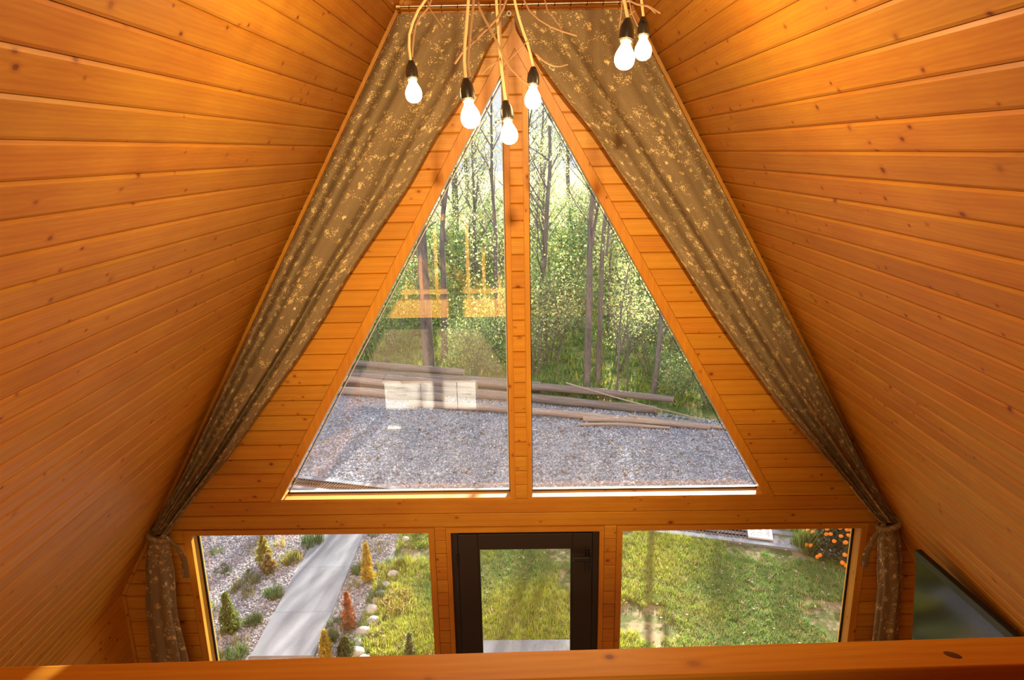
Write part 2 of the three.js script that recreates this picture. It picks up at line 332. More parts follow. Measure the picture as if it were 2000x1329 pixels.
tag(mesh('worktop', bx(-2.38, -0.76, 0.882, 0.92, 6.74, 7.46, 0.004), plainMat('pale_worktop', [0.55, 0.45, 0.34], 0.4)), 'pale kitchen worktop over the white cabinets mirrored in the window', 'worktop');

// spotlight on the ridge at the back of the loft, turned to the gable: the even light on the gable boards
{
  const from = new THREE.Vector3(0, 6.22, 6.9), to = new THREE.Vector3(0, 3.95, 0), dir = to.clone().sub(from).normalize();
  const l = thing('ridge_spotlight', 'warm spotlight on the ridge behind the camera turned to the gable', 'lamp', from.toArray()), q = new THREE.Quaternion().setFromUnitVectors(new THREE.Vector3(0, -1, 0), dir);
  mesh('stem', new THREE.CylinderGeometry(0.008, 0.008, 0.42, 10).translate(0, 0.25, 0), M.steel, l);
  mesh('housing', new THREE.LatheGeometry([[0.0001, 0.09], [0.035, 0.085], [0.045, 0.05], [0.05, -0.06], [0.046, -0.06], [0.042, 0.0]].map((p) => new THREE.Vector2(...p)), 24).applyQuaternion(q), M.steel, l);
  mesh('lens', new THREE.CylinderGeometry(0.044, 0.044, 0.01, 24).translate(0, -0.045, 0).applyQuaternion(q), new THREE.MeshStandardMaterial({ name: 'lit_lens', color: 0xffffff, emissive: new THREE.Color().setRGB(1, 0.75, 0.42), emissiveIntensity: 4 }), l);
  const p = new THREE.SpotLight(new THREE.Color().setRGB(1, 0.71, 0.34), SPOT_POWER, 0, 18.5 * rad, 0.75, 2); p.position.copy(dir).multiplyScalar(0.075); p.castShadow = true; p.shadow.radius = 4; l.add(p);
  p.target.position.copy(dir).multiplyScalar(6); l.add(p.target);
}

// ---------------------------------------------------------------- curtain rod and curtains
const atZ = (x, y, z) => { const k = (4.5 - z) / 4.5; return [0.010 + (x - 0.010) * k, 4.727 + (y - 4.727) * k, z]; };   // wall-plane reading -> true place at depth z
const RODY = 5.543, RODZ = 0.075;
{
  const hw = slopeX(RODY) - 0.012, r = thing('curtain_rod', 'thin metal curtain rod spanning the gable peak from slope to slope', 'curtain rod', [0, RODY, RODZ]);
  const tube = new THREE.CylinderGeometry(0.0075, 0.0075, 2 * hw, 14); tube.rotateZ(Math.PI / 2); mesh('rod', tube, M.steel, r);
  for (const s of [-1, 1]) { const g = new THREE.CylinderGeometry(0.018, 0.018, 0.022, 16); g.rotateZ(Math.PI / 2); g.translate(s * (hw - 0.008), 0, 0); mesh('end_socket', g, M.brass, r); }
  for (let i = 0; i < 14; i++) { const x = -hw + 0.07 + i * (2 * hw - 0.14) / 13, g = new THREE.TorusGeometry(0.0105, 0.002, 6, 16); g.rotateY(Math.PI / 2 + 0.25); g.translate(x, -0.003, 0); mesh('ring', g, M.black, r); }
  const gr = tag(mesh('grommet', new THREE.TorusGeometry(0.011, 0.0045, 8, 24).translate(...atZ(-0.030, 5.508, 0.125)), M.white), 'small white ring fixed where the two curtains meet under the rod', 'ring');
}
const curtainTex = (() => {
  const r = rng(404), n = 1024, foil = new Float32Array(n * n);
  for (let c = 0; c < 300; c++) {
    const cx = r(), cy = r(), spread = 0.008 + 0.045 * r() * r(), num = 8 + Math.floor(r() * r() * 70), st = r() < 0.5;
    for (let i = 0; i < num; i++) {
      const a = r() * 6.283, d = spread * Math.sqrt(-2 * Math.log(1 - r() * 0.98)) * 0.7, x = cx + Math.cos(a) * d, y = cy + Math.sin(a) * d, s = (0.0013 + 0.0042 * r() * r()) * n, e = 0.5 + r(), rot = r() * 3.14;
      const x0 = Math.floor(x * n - s * 2), y0 = Math.floor(y * n - s * 2), m = Math.ceil(s * 4);
      for (let j = 0; j < m; j++) for (let k = 0; k < m; k++) {
        const dx = x0 + k - x * n, dy = y0 + j - y * n, u = dx * Math.cos(rot) + dy * Math.sin(rot), v = -dx * Math.sin(rot) + dy * Math.cos(rot);
        if (Math.hypot(u, v * (1 + e)) < s * (0.75 + 0.5 * hash2(x0 + k, y0 + j, 5))) foil[(((y0 + j) % n + n) % n) * n + ((x0 + k) % n + n) % n] = 1;
      }
    }
  }
  for (let i = 0; i < 5200; i++) { const x = Math.floor(r() * n), y = Math.floor(r() * n); foil[y * n + x] = 1; if (r() < 0.5) foil[y * n + (x + 1) % n] = 1; }
  const F = (u, v) => foil[Math.floor(v * n) * n + Math.floor(u * n)];
  const map = texture(n, n, (u, v) => { if (F(u, v)) return [1.0, 0.80, 0.40]; const w = 0.82 + 0.20 * (vnoise(u * 512, v * 512, 512, 512, 8)) + 0.28 * (fbm(u, v, 7, 7, 3, 4) - 0.5); return [0.275 * w, 0.198 * w, 0.105 * w]; });
  const mr = texture(n, n, (u, v) => F(u, v) ? [0, 0.32, 0.1] : [0, 0.85, 0], false);
  return { map, mr };
})();
M.curtain = new THREE.MeshPhysicalMaterial({ name: 'taupe_fabric_with_gold_foil', map: curtainTex.map, roughnessMap: curtainTex.mr, metalnessMap: curtainTex.mr, roughness: 1, metalness: 1, side: THREE.DoubleSide });
function sampleLine(pts, n) {                                       // n + 1 points at equal steps along a polyline, smoothed
  const c = new THREE.CatmullRomCurve3(pts.map(([x, y]) => new THREE.Vector3(x, y, 0)), false, 'centripetal');
  return c.getSpacedPoints(n);
}
function curtain(side, inner, tieIn, tieOut, tail, tieEnd, label) {
  const c = thing('curtain', label, 'curtain', [0, 0, 0]);
  const NT = 130, NS = 96, I = sampleLine([...inner, tieIn], NT), outer = [];
  for (let y = 5.515; y > tieOut[1] + 0.25; y -= 0.3) outer.push([side * (slopeX(y) - 0.026), y]);
  outer.push(tieOut);
  const O = sampleLine(outer, NT), pos = [], uv = [], idx = [], W = 1.35;
  for (let i = 0; i <= NT; i++) {
    const t = i / NT, gather = smooth(t, 0.0, 1.0), pinch = smooth(t, 0.86, 1.0);
    for (let j = 0; j <= NS; j++) {
      const s = j / NS;                                              // 0 outer, 1 inner
      const sw = s + 0.035 * Math.sin(2 * Math.PI * s * 2 + 5 * t + side) * (1 - Math.abs(2 * s - 1));
      const x = lerp(O[i].x, I[i].x, sw), y = lerp(O[i].y, I[i].y, sw) - 0.05 * Math.sin(Math.PI * s) * Math.sin(Math.PI * t);
      const head = smooth(t, 0, 0.06);
      const n1 = side < 0 ? 2.6 : 2.2;
      let f = 0.72 * Math.sin(2 * Math.PI * n1 * Math.pow(s, 0.8) + 0.9 * Math.sin(2.2 * t) + side * 0.7) + 0.26 * Math.sin(2 * Math.PI * (n1 * 1.7) * s + 3 * t + 1.3 * side) * (0.4 + gather) + 0.04 * Math.sin(2 * Math.PI * 9 * s + 7 * t);
      f = Math.sign(f) * Math.pow(Math.abs(f), 0.85);
      const amp = lerp(0.016, 0.060, head) * (1 - 0.35 * pinch);
      let z = 0.095 + amp * f + 0.05 * pinch * Math.sin(Math.PI * s) + 0.012 * smooth(s, 0.93, 1);
      z = Math.max(z, 0.024);
      const p = atZ(x, y, z); pos.push(p[0], p[1], z);
      uv.push(s * W * lerp(0.62, 0.45, t), t * 4.0);
    }
  }
  for (let i = 0; i < NT; i++) for (let j = 0; j < NS; j++) { const a = i * (NS + 1) + j, b = a + 1, d = a + NS + 1, e = d + 1; side < 0 ? idx.push(a, d, b, b, d, e) : idx.push(a, b, d, b, e, d); }
  const g = new THREE.BufferGeometry(); g.setAttribute('position', new THREE.Float32BufferAttribute(pos, 3)); g.setAttribute('uv', new THREE.Float32BufferAttribute(uv, 2)); g.setIndex(idx); g.computeVertexNormals();
  mesh('drape', g, M.curtain, c);
  // gathered tail below the tie: a closed fluted tube
  const n = 70, m = 72, tp = [], tu = [], ti = [];
  for (let i = 0; i <= n; i++) {
    const t = i / n, q = t * (tail.length - 1), k = Math.min(tail.length - 2, Math.floor(q)), f = q - k, w = smooth(f, 0, 1) * 0.5 + f * 0.5;
    const cx = lerp(tail[k][0], tail[k + 1][0], w), cy = lerp(tail[k][1], tail[k + 1][1], f), hw = lerp(tail[k][2], tail[k + 1][2], w);
    for (let j = 0; j <= m; j++) {
      const a = j / m * 2 * Math.PI, flute = 1 + (0.05 + 0.16 * t) * Math.sin(6 * a + 2 * t + side) + 0.08 * Math.sin(11 * a - 5 * t) * t + 0.06 * Math.sin(3 * a + 9 * t), zc = 0.095 + 0.01 * t, r = hw * flute;
      const z = Math.max(0.012, zc + Math.sin(a) * Math.min(0.075, 0.62 * hw) * flute), p = atZ(cx + Math.cos(a) * r, cy + 0.012 * Math.sin(5 * a + 3) * (1 - t), z);
      tp.push(p[0], Math.max(p[1], 0.02), z); tu.push(j / m * 0.62, cy);
    }
  }
  for (let i = 0; i < n; i++) for (let j = 0; j < m; j++) { const a = i * (m + 1) + j, b = a + 1, d = a + m + 1, e = d + 1; ti.push(a, b, d, b, e, d); }
  const tg = new THREE.BufferGeometry(); tg.setAttribute('position', new THREE.Float32BufferAttribute(tp, 3)); tg.setAttribute('uv', new THREE.Float32BufferAttribute(tu, 2)); tg.setIndex(ti); tg.computeVertexNormals();
  mesh('tail', tg, M.curtain, c);
  // the tie: a band round the gather and its loose end
  const mid = atZ((tieIn[0] + tieOut[0]) / 2, (tieIn[1] + tieOut[1]) / 2 - 0.01, 0.10), band = new THREE.TorusGeometry(0.066, 0.017, 10, 28); band.rotateX(Math.PI / 2); band.scale(1.12, 1.25, 0.85); band.rotateZ(side * 0.35);
  const bm = mesh('tie_band', band, M.curtain, c); bm.position.set(...mid);
  const te = tieEnd.map(([x, y]) => atZ(x, y, 0.12)), cur = new THREE.CatmullRomCurve3(te.map((p) => new THREE.Vector3(...p))), ep = [], eu = [], ei = [];
  for (let i = 0; i <= 24; i++) { const P = cur.getPoint(i / 24), T = cur.getTangent(i / 24), N = new THREE.Vector3(T.y, -T.x, 0).normalize(), w = 0.014 + 0.016 * (i / 24); for (const [k, dz] of [[-1, 0], [-0.4, 0.010], [0.4, 0.006], [1, -0.004]]) { ep.push(P.x + N.x * w * k, P.y + N.y * w * k, P.z + dz); eu.push(k * 0.03, P.y); } }
  for (let i = 0; i < 24; i++) for (let j = 0; j < 3; j++) { const a = i * 4 + j; ei.push(a, a + 4, a + 1, a + 1, a + 4, a + 5); }
  const eg = new THREE.BufferGeometry(); eg.setAttribute('position', new THREE.Float32BufferAttribute(ep, 3)); eg.setAttribute('uv', new THREE.Float32BufferAttribute(eu, 2)); eg.setIndex(ei); eg.computeVertexNormals();
  mesh('tie_end', eg, M.curtain, c);
}
curtain(-1, [[-0.012, 5.52], [-0.05, 5.45], [-0.131, 5.373], [-0.25, 5.16], [-0.365, 4.986], [-0.498, 4.808], [-0.672, 4.533], [-0.884, 4.249], [-1.104, 3.955], [-1.258, 3.719], [-1.454, 3.441], [-1.734, 3.081], [-2.026, 2.706], [-2.237, 2.473], [-2.477, 2.194]],
  [-2.552, 2.092], [-2.692, 2.094], [[-2.622, 2.09, 0.068], [-2.645, 1.95, 0.085], [-2.655, 1.80, 0.10], [-2.69, 1.43, 0.105], [-2.69, 1.0, 0.125], [-2.69, 0.5, 0.14], [-2.69, 0.03, 0.15]],
  [[-2.57, 2.07], [-2.50, 1.98], [-2.468, 1.86], [-2.475, 1.74]], 'taupe curtain with gold flecks drawn to the left slope and tied back');
curtain(1, [[0.002, 5.52], [0.008, 5.46], [0.137, 5.254], [0.29, 5.048], [0.479, 4.822], [0.609, 4.636], [0.842, 4.318], [1.049, 4.021], [1.301, 3.645], [1.562, 3.289], [1.791, 2.993], [2.024, 2.727], [2.264, 2.453], [2.485, 2.19]],
  [2.553, 2.122], [2.672, 2.12], [[2.61, 2.11, 0.062], [2.63, 1.97, 0.08], [2.66, 1.80, 0.085], [2.69, 1.58, 0.08], [2.70, 1.2, 0.082], [2.70, 0.6, 0.10], [2.70, 0.03, 0.11]],
  [[2.57, 2.10], [2.52, 2.0], [2.485, 1.88], [2.475, 1.77]], 'taupe curtain with gold flecks drawn to the right slope and tied back');

// ---------------------------------------------------------------- television on the right
{
  const t = thing('television', 'black flat television leaning under the right slope beside the curtain', 'television', [2.482, 1.94, 0.61]);
  const W = 0.86, H = 0.70;                                         // local: x along the screen's width, y up, z out of the screen
  mesh('body', box(W, H, 0.030, W / 2, 0, -0.015, 0.006), M.tvBody, t);
  mesh('bezel', box(W, 0.050, 0.010, W / 2, H / 2 - 0.025, 0.004, 0.002), M.tvBody, t);
  mesh('screen', box(W - 0.016, H - 0.07, 0.004, W / 2, -0.018, 0.002), M.tvScreen, t);
  mesh('wall_bracket', box(0.16, 0.10, 0.19, W / 2, -0.14, -0.124, 0.006), M.black, t);
  t.rotation.order = 'YXZ'; t.rotation.y = -Math.PI / 2 + 0.08; t.rotation.x = 0.09;
}

// ---------------------------------------------------------------- branch with six hanging bulbs
function pendant(cord, bulb, axisTop, label) {
  const base = new THREE.Vector3(...bulb), top = new THREE.Vector3(...axisTop), p = thing('pendant_lamp', label, 'lamp', axisTop, undefined);
  const dir = base.clone().sub(top), L = dir.length(); dir.normalize();
  const q = new THREE.Quaternion().setFromUnitVectors(new THREE.Vector3(0, -1, 0), dir);
  const loc = cord.map(([x, y, z]) => [x - top.x, y - top.y, z - top.z]);
  mesh('cord', tubeGeo(loc, 0.0048, 0.0048, 8), M.cord, p);
  const lathe = (pts, n = 24) => { const g = new THREE.LatheGeometry(pts.map(([r, y]) => new THREE.Vector2(r, y)), n); g.applyQuaternion(q); return g; };
  mesh('socket', lathe([[0.0001, 0.006], [0.009, 0.005], [0.012, -0.002], [0.019, -0.018], [0.0215, -0.036], [0.0215, -0.056], [0.020, -0.060], [0.0001, -0.060]]), M.bakelite, p);
  const y0 = -0.058, R0 = 0.030, b = mesh('bulb', lathe([[0.0128, y0], [0.0135, y0 - 0.010], [0.0165, y0 - 0.019], [0.0225, y0 - 0.030], [0.0275, y0 - 0.041], [R0, y0 - 0.054], [0.0285, y0 - 0.066], [0.024, y0 - 0.076], [0.016, y0 - 0.0825], [0.007, y0 - 0.0855], [0.0001, y0 - 0.086]], 28), M.bulb, p);
  mesh('bulb_collar', lathe([[0.0001, y0 + 0.001], [0.0175, y0 + 0.001], [0.0175, y0 - 0.006], [0.0001, y0 - 0.006]]), M.brass, p);
  const l = new THREE.PointLight(new THREE.Color().setRGB(...BULB_COLOR), BULB_POWER, 0, 2);
  l.position.copy(dir).multiplyScalar(-y0 + 0.052); l.castShadow = true; l.shadow.radius = 1.3; p.add(l);
}
const BY = 5.74;                                                      // height of the branch above the frame
pendant([[-0.115, BY, 2.19], [-0.128, 5.209, 2.196], [-0.137, 5.10, 2.225], [-0.146, 5.00, 2.255], [-0.143, 4.938, 2.269]], [-0.127, 4.80, 2.305], [-0.142, 4.932, 2.271], 'large lit bulb on a tan cord left of the window post');
pendant([[-0.07, BY, 1.90], [-0.058, 5.276, 1.866], [-0.05, 5.12, 1.90], [-0.04, 4.98, 1.94], [-0.029, 4.892, 1.969]], [-0.016, 4.76, 2.005], [-0.029, 4.886, 1.971], 'lit bulb hanging lowest, in front of the window post');
pendant([[-0.24, BY, 1.76], [-0.285, 5.302, 1.758], [-0.345, 5.20, 1.79], [-0.372, 5.12, 1.81], [-0.367, 5.042, 1.830]], [-0.357, 4.92, 1.862], [-0.366, 5.036, 1.831], 'small lit bulb farthest left, hanging in front of the left curtain');
pendant([[-0.03, BY, 1.75], [-0.002, 5.298, 1.756], [0.022, 5.18, 1.78], [0.055, 5.08, 1.81], [0.070, 5.013, 1.832]], [0.066, 4.89, 1.866], [0.070, 5.007, 1.833], 'lit bulb right of the window post, at the peak of the right pane');
pendant([[0.31, BY, 2.20], [0.317, 5.189, 2.247], [0.332, 5.13, 2.262], [0.337, 5.094, 2.274]], [0.324, 4.96, 2.31], [0.337, 5.088, 2.275], 'larger and lower of the two lit bulbs hanging together on the right');
pendant([[0.42, BY, 1.80], [0.445, 5.278, 1.807], [0.452, 5.21, 1.824], [0.456, 5.169, 1.837]], [0.453, 5.04, 1.87], [0.456, 5.163, 1.838], 'smaller and higher of the two lit bulbs hanging together on the right');
{
  const b = thing('branch_chandelier', 'bare tan branch with thin twigs carrying the hanging bulbs', 'branch', [0, 0, 0]);
  mesh('main_branch', tubeGeo([[-0.44, BY + 0.02, 1.85], [-0.30, BY + 0.01, 1.80], [-0.05, BY + 0.02, 1.95], [0.25, BY + 0.02, 2.02], [0.46, BY + 0.03, 2.02]], 0.026, 0.016, 10), M.twig, b);
  mesh('side_branch', tubeGeo([[-0.05, BY + 0.02, 1.95], [-0.115, BY + 0.01, 2.19], [0.1, BY + 0.02, 2.26], [0.31, BY + 0.01, 2.2], [0.42, BY + 0.02, 1.80]], 0.016, 0.010, 8), M.twig, b);
  mesh('side_branch', tubeGeo([[-0.24, BY, 1.76], [-0.13, BY + 0.015, 1.70], [-0.03, BY, 1.75], [0.2, BY + 0.01, 1.70]], 0.012, 0.008, 8), M.twig, b);
  // twigs read off the photograph at about 2.3 m from the lens
  const f = 1370.3, rot = new THREE.Matrix4().makeRotationFromEuler(camera.rotation), at = (u, v, d) => { const p = new THREE.Vector3((u - 1000) / f * d, -(v - 664.5) / f * d, -d).applyMatrix4(rot).add(camera.position); return [p.x, p.y, p.z]; };
  const tw = (d, r0, r1, ...pts) => { const P = pts.map(([u, v]) => at(u, v, d)); if (pts[0][1] < -100) P.unshift([P[0][0], BY, lerp(P[0][2], 1.95, 0.4)]); mesh('twig', tubeGeo(P, r0, r1, 6), M.twig, b); };
  tw(2.3, 0.0065, 0.003, [925, -150], [932, 2], [965, 70], [1000, 138], [1036, 168]);
  tw(2.35, 0.0045, 0.004, [1000, -150], [985, 12], [942, 66], [905, 100], [888, 125]);
  tw(2.12, 0.0055, 0.004, [930, -150], [925, 0], [919, 60], [914, 130], [918, 152]);
  tw(2.4, 0.0022, 0.0012, [1032, 78], [1005, 106], [985, 130], [988, 137]);
  tw(2.4, 0.0022, 0.0012, [975, 92], [985, 112], [998, 136]);
  tw(2.4, 0.003, 0.002, [978, 116], [958, 128], [940, 146]);
  tw(2.45, 0.004, 0.003, [1000, -150], [1030, 15], [1075, 52], [1127, 70]);
  tw(2.45, 0.003, 0.002, [1060, -150], [1068, 18], [1085, 40], [1097, 58]);
  tw(2.4, 0.003, 0.0025, [1046, 105], [1066, 122], [1090, 130], [1109, 126]);
  tw(2.3, 0.0045, 0.003, [1190, -150], [1225, 2], [1262, 10], [1290, 26]);
  tw(2.3, 0.003, 0.002, [1262, 10], [1275, 20], [1280, 26]);
  tw(2.4, 0.003, 0.002, [826, -150], [838, 14], [852, 35], [865, 53]);
  tw(2.45, 0.0042, 0.0035, [850, -150], [840, 8], [815, 40], [807, 80], [805, 112]);
  tw(2.4, 0.004, 0.003, [978, -150], [977, 30], [979, 90], [984, 120]);
  tw(2.3, 0.003, 0.002, [1225, -150], [1232, 20], [1246, 52]);
  tw(2.3, 0.003, 0.002, [1222, -150], [1214, 20], [1209, 55]);
  tw(2.35, 0.0028, 0.002, [1240, 20], [1232, 27], [1222, 30]);
}

// ================================================================ outside
const GY = -0.15;
function groundTex(seed, a, b, c, ka, kb) { return texture(512, 512, (u, v) => { const n = fbm(u, v, 8, 8, seed, 5), m = fbm(u, v, 40, 40, seed + 5, 3), t = smooth(n + 0.35 * (m - 0.5), ka, kb); return [0, 1, 2].map((i) => lerp(a[i], b[i], t) * (0.72 + 0.56 * m) + c[i] * (hash2(Math.floor(u * 512), Math.floor(v * 512), seed) > 0.93 ? 1 : 0)); }); }
function planarUV(g, s) { const p = g.attributes.position, uv = new Float32Array(p.count * 2); for (let i = 0; i < p.count; i++) { uv[2 * i] = p.getX(i) / s; uv[2 * i + 1] = p.getZ(i) / s; } g.setAttribute('uv', new THREE.BufferAttribute(uv, 2)); return g; }
function flat(pts, y, thick) { const g = new THREE.ExtrudeGeometry(new THREE.Shape(pts.map(([x, z]) => new THREE.Vector2(x, -z))), { depth: thick, bevelEnabled: false }); g.rotateX(-Math.PI / 2); g.translate(0, y - thick, 0); return g; }
const drainZ = (x) => -4.37 + 0.265 * x;
M.soil = new THREE.MeshStandardMaterial({ name: 'lawn_soil', map: groundTex(3, [0.10, 0.13, 0.035], [0.26, 0.22, 0.13], [0.12, 0.12, 0.05], 0.42, 0.62), roughness: 1 });
M.gravelBase = new THREE.MeshStandardMaterial({ name: 'gravel_bed', map: groundTex(9, [0.26, 0.275, 0.31], [0.40, 0.415, 0.46], [0.2, 0.19, 0.18], 0.35, 0.65), roughness: 1 });
M.hill = new THREE.MeshStandardMaterial({ name: 'woodland_floor', map: groundTex(15, [0.12, 0.20, 0.05], [0.30, 0.27, 0.10], [0.08, 0.08, 0.03], 0.42, 0.66), roughness: 1 });
M.concrete = new THREE.MeshStandardMaterial({ name: 'pale_concrete', map: texture(512, 512, (u, v) => { const n = 0.88 + 0.2 * (fbm(u, v, 5, 5, 61, 5) - 0.5) + 0.16 * (vnoise(u * 256, v * 256, 256, 256, 66) - 0.5); const c = [0.30 * n, 0.34 * n, 0.42 * n]; return c; }), roughness: 0.9 });
struct('ground_lawn', planarUV(flat([[-5.5, -0.15], [6.5, -0.15], [6.5, drainZ(6.5)], [-5.5, drainZ(-5.5)]], GY, 0.12), 1.6), M.soil);
{
  // gravel yard that runs into a gently rising woodland floor
  const g = new THREE.PlaneGeometry(90, 60, 90, 80); g.rotateX(-Math.PI / 2); g.translate(0, 0, -34);
  const p = g.attributes.position;
  for (let i = 0; i < p.count; i++) {
    let x = p.getX(i), z = p.getZ(i); if (z > -4.1) { z = drainZ(clamp(x, -8, 8)) + 0.3; p.setZ(i, z); }
    const edge = -8.9 + 0.33 * clamp(x, -14, 10), d = Math.max(0, edge - z);
    p.setY(i, GY - 0.02 + 0.055 * d + 0.10 * (fbm((x + 60) / 120, (z + 80) / 120, 60, 60, 4, 3) - 0.5) * Math.min(1, d));
  }
  g.computeVertexNormals(); struct('ground_woodland', planarUV(g, 2.4), M.hill);
  struct('ground_gravel', planarUV(flat([[-14, drainZ(-14) + 0.2], [8, drainZ(8) + 0.2], [8, -6.2], [3.9, -7.3], [0, -8.9], [-5, -10.2], [-14, -13]], GY + 0.012, 0.06), 1.1), M.gravelBase);
}
const hillY = (x, z) => { const d = Math.max(0, -8.9 + 0.33 * clamp(x, -14, 10) - z); return GY - 0.02 + 0.055 * d; };
struct('gravel_bed', planarUV(flat([[-5.4, -0.9], [-1.72, -0.9], [-1.60, -3.6], [-1.5, drainZ(-1.5) + 0.2], [-5.4, drainZ(-5.4) + 0.2]], GY + 0.006, 0.05), 1.1), M.gravelBase);
// concrete: terrace, path slabs, drain kerbs
struct('terrace', planarUV(flat([[-0.62, -0.15], [0.66, -0.15], [0.66, -1.60], [-0.62, -1.60]], GY + 0.06, 0.16), 1.0), M.concrete);
{
  const p = struct('path');
  const zs = [-1.43, -2.12, -2.98, -3.86, -4.78];
  for (let i = 0; i < 4; i++) { const a = zs[i] - 0.0015, b = zs[i + 1] + 0.0015, xl = -2.74 + 0.012 * i, xr = -2.10; mesh('slab', planarUV(flat([[xl, a], [xr, a], [xr, b], [xl, b]], GY + 0.035, 0.09), 1.0 + 0.13 * i), M.concrete, p); }
}
const DA = Math.atan(0.265);
{
  const d = struct('drain_channel'); d.position.set(0, GY, drainZ(0)); d.rotation.y = -DA;
  M.rust = plainMat('rusty_grate', [0.045, 0.020, 0.016], 0.95, { specularIntensity: 0.2 }); M.grateBar = plainMat('worn_steel_bar', [0.16, 0.115, 0.09], 0.95, { specularIntensity: 0.2 });
  mesh('kerb', planarUV(bx(-7, 3.75, -0.1, 0.035, -0.21, -0.115), 1), M.concrete, d); mesh('kerb', planarUV(bx(-7, 3.75, -0.1, 0.035, 0.115, 0.20), 1), M.concrete, d);
  mesh('trough', bx(-7, 3.75, -0.1, -0.02, -0.115, 0.115), M.rust, d);
  const bar = new THREE.BoxGeometry(0.011, 0.02, 0.22); for (let i = 0; i < 170; i++) { const m = mesh('grate_bar', bar, M.grateBar, d); m.position.set(-4.7 + i * 0.0455, 0.022, 0); }
  for (const z of [-0.108, 0, 0.108]) mesh('grate_rail', new THREE.BoxGeometry(7.8, 0.018, 0.010).translate(-0.82, 0.018, z), M.rust, d);
}
{
  const g = thing('drain_grate', 'square white slotted grate at the end of the brown drain channel', 'grate', [3.07, GY + 0.03, -3.64]); g.rotation.y = -DA;
  M.whiteGrate = plainMat('white_grate', [0.72, 0.74, 0.80], 0.5);
  for (const [w, d, x, z] of [[0.30, 0.03, 0, -0.135], [0.30, 0.03, 0, 0.135], [0.03, 0.24, -0.135, 0], [0.03, 0.24, 0.135, 0]]) mesh('frame', new THREE.BoxGeometry(w, 0.025, d).translate(x, 0.012, z), M.whiteGrate, g);
  for (let i = 0; i < 8; i++) mesh('bar', new THREE.BoxGeometry(0.24, 0.02, 0.015).translate(0, 0.012, -0.105 + i * 0.030), M.whiteGrate, g);
  for (const x of [-0.045, 0.045]) mesh('bar', new THREE.BoxGeometry(0.02, 0.02, 0.24).translate(x, 0.0125, 0), M.whiteGrate, g);
  mesh('sump', new THREE.BoxGeometry(0.25, 0.01, 0.25).translate(0, -0.02, 0), M.gasket, g);
}
// ---- instanced stuff: pebbles, grass, fallen leaves
function scatter(name, geo, mat, list, parent) {
  const m = new THREE.InstancedMesh(geo, mat, list.length); m.name = parent ? name : numbered(name); const o = new THREE.Object3D(), c = new THREE.Color();
  list.forEach((e, i) => { o.position.set(...e.p); o.rotation.set(...(e.r ?? [0, 0, 0])); Array.isArray(e.s) ? o.scale.set(...e.s) : o.scale.setScalar(e.s); o.updateMatrix(); m.setMatrixAt(i, o.matrix); if (e.c) m.setColorAt(i, c.setRGB(...e.c)); });
  m.castShadow = m.receiveShadow = true; m.userData.kind = 'stuff'; (parent ?? scene).add(m); return m;
}
const inPoly = (x, z, P) => { let c = false; for (let i = 0, j = P.length - 1; i < P.length; j = i++) if ((P[i][1] > z) !== (P[j][1] > z) && x < (P[j][0] - P[i][0]) * (z - P[i][1]) / (P[j][1] - P[i][1]) + P[i][0]) c = !c; return c; };
const nz = (x, z, f, s) => fbm((x + 50) / 100, (z + 50) / 100, f, f, s, 4);
const pebble = new THREE.IcosahedronGeometry(1, 0), pebbleMat = new THREE.MeshStandardMaterial({ name: 'pebble', color: 0xffffff, roughness: 0.95 });
const onPath = (x, z) => x > -2.76 && x < -2.08;
{
  const r = rng(77), L = [];
  const yard = [[-7, -6.4], [4.9, -3.3], [5.4, -6.4], [3.9, -7.5], [0, -9.0], [-5, -10.4], [-8, -11]];
  while (L.length < 60000) { const x = lerp(-8, 5.4, r()), z = lerp(-11, -3, r()); if (!inPoly(x, z, yard) || z > drainZ(x) - 0.24) continue; const s = 0.010 + 0.016 * r() * r(), t = 0.26 + 0.40 * r() + (r() < 0.12 ? 0.25 : 0), w = (r() - 0.5) * 0.06; L.push({ p: [x, GY + 0.014 + s * 0.2, z], r: [r() * 6, r() * 6, r() * 6], s: [s * (0.8 + 0.5 * r()), s * 0.75, s], c: [t * 0.88 + w, t * 0.93, t * 1.10 - w * 0.7] }); }
  tag(scatter('gravel', pebble, pebbleMat, L), 'grey gravel of the yard between the drain and the logs', 'gravel');
  const B = [], bed = [[-5.0, -1.2], [-1.75, -1.2], [-1.66, -3.5], [-1.6, -4.4], [-5.0, -5.4]];
  while (B.length < 34000) { const x = lerp(-5, -1.6, r()), z = lerp(-5.4, -1.2, r()); if (!inPoly(x, z, bed) || onPath(x, z) || z > -1.2 || z > drainZ(x) + 9 || z < drainZ(x) + 0.25) continue; const s = 0.007 + 0.010 * r(), t = 0.24 + 0.34 * r() + (r() < 0.1 ? 0.2 : 0), w = (r() - 0.5) * 0.09; B.push({ p: [x, GY + 0.008 + s * 0.3, z], r: [r() * 6, r() * 6, r() * 6], s: [s * (0.8 + 0.6 * r()), s * 0.75, s], c: [t * 0.94 + w, t * 0.95, t * 1.08 - w * 0.5] }); }
  tag(scatter('pebble_bed', pebble, pebbleMat, B), 'pale pebbles covering the planting beds along the path', 'pebbles');
}
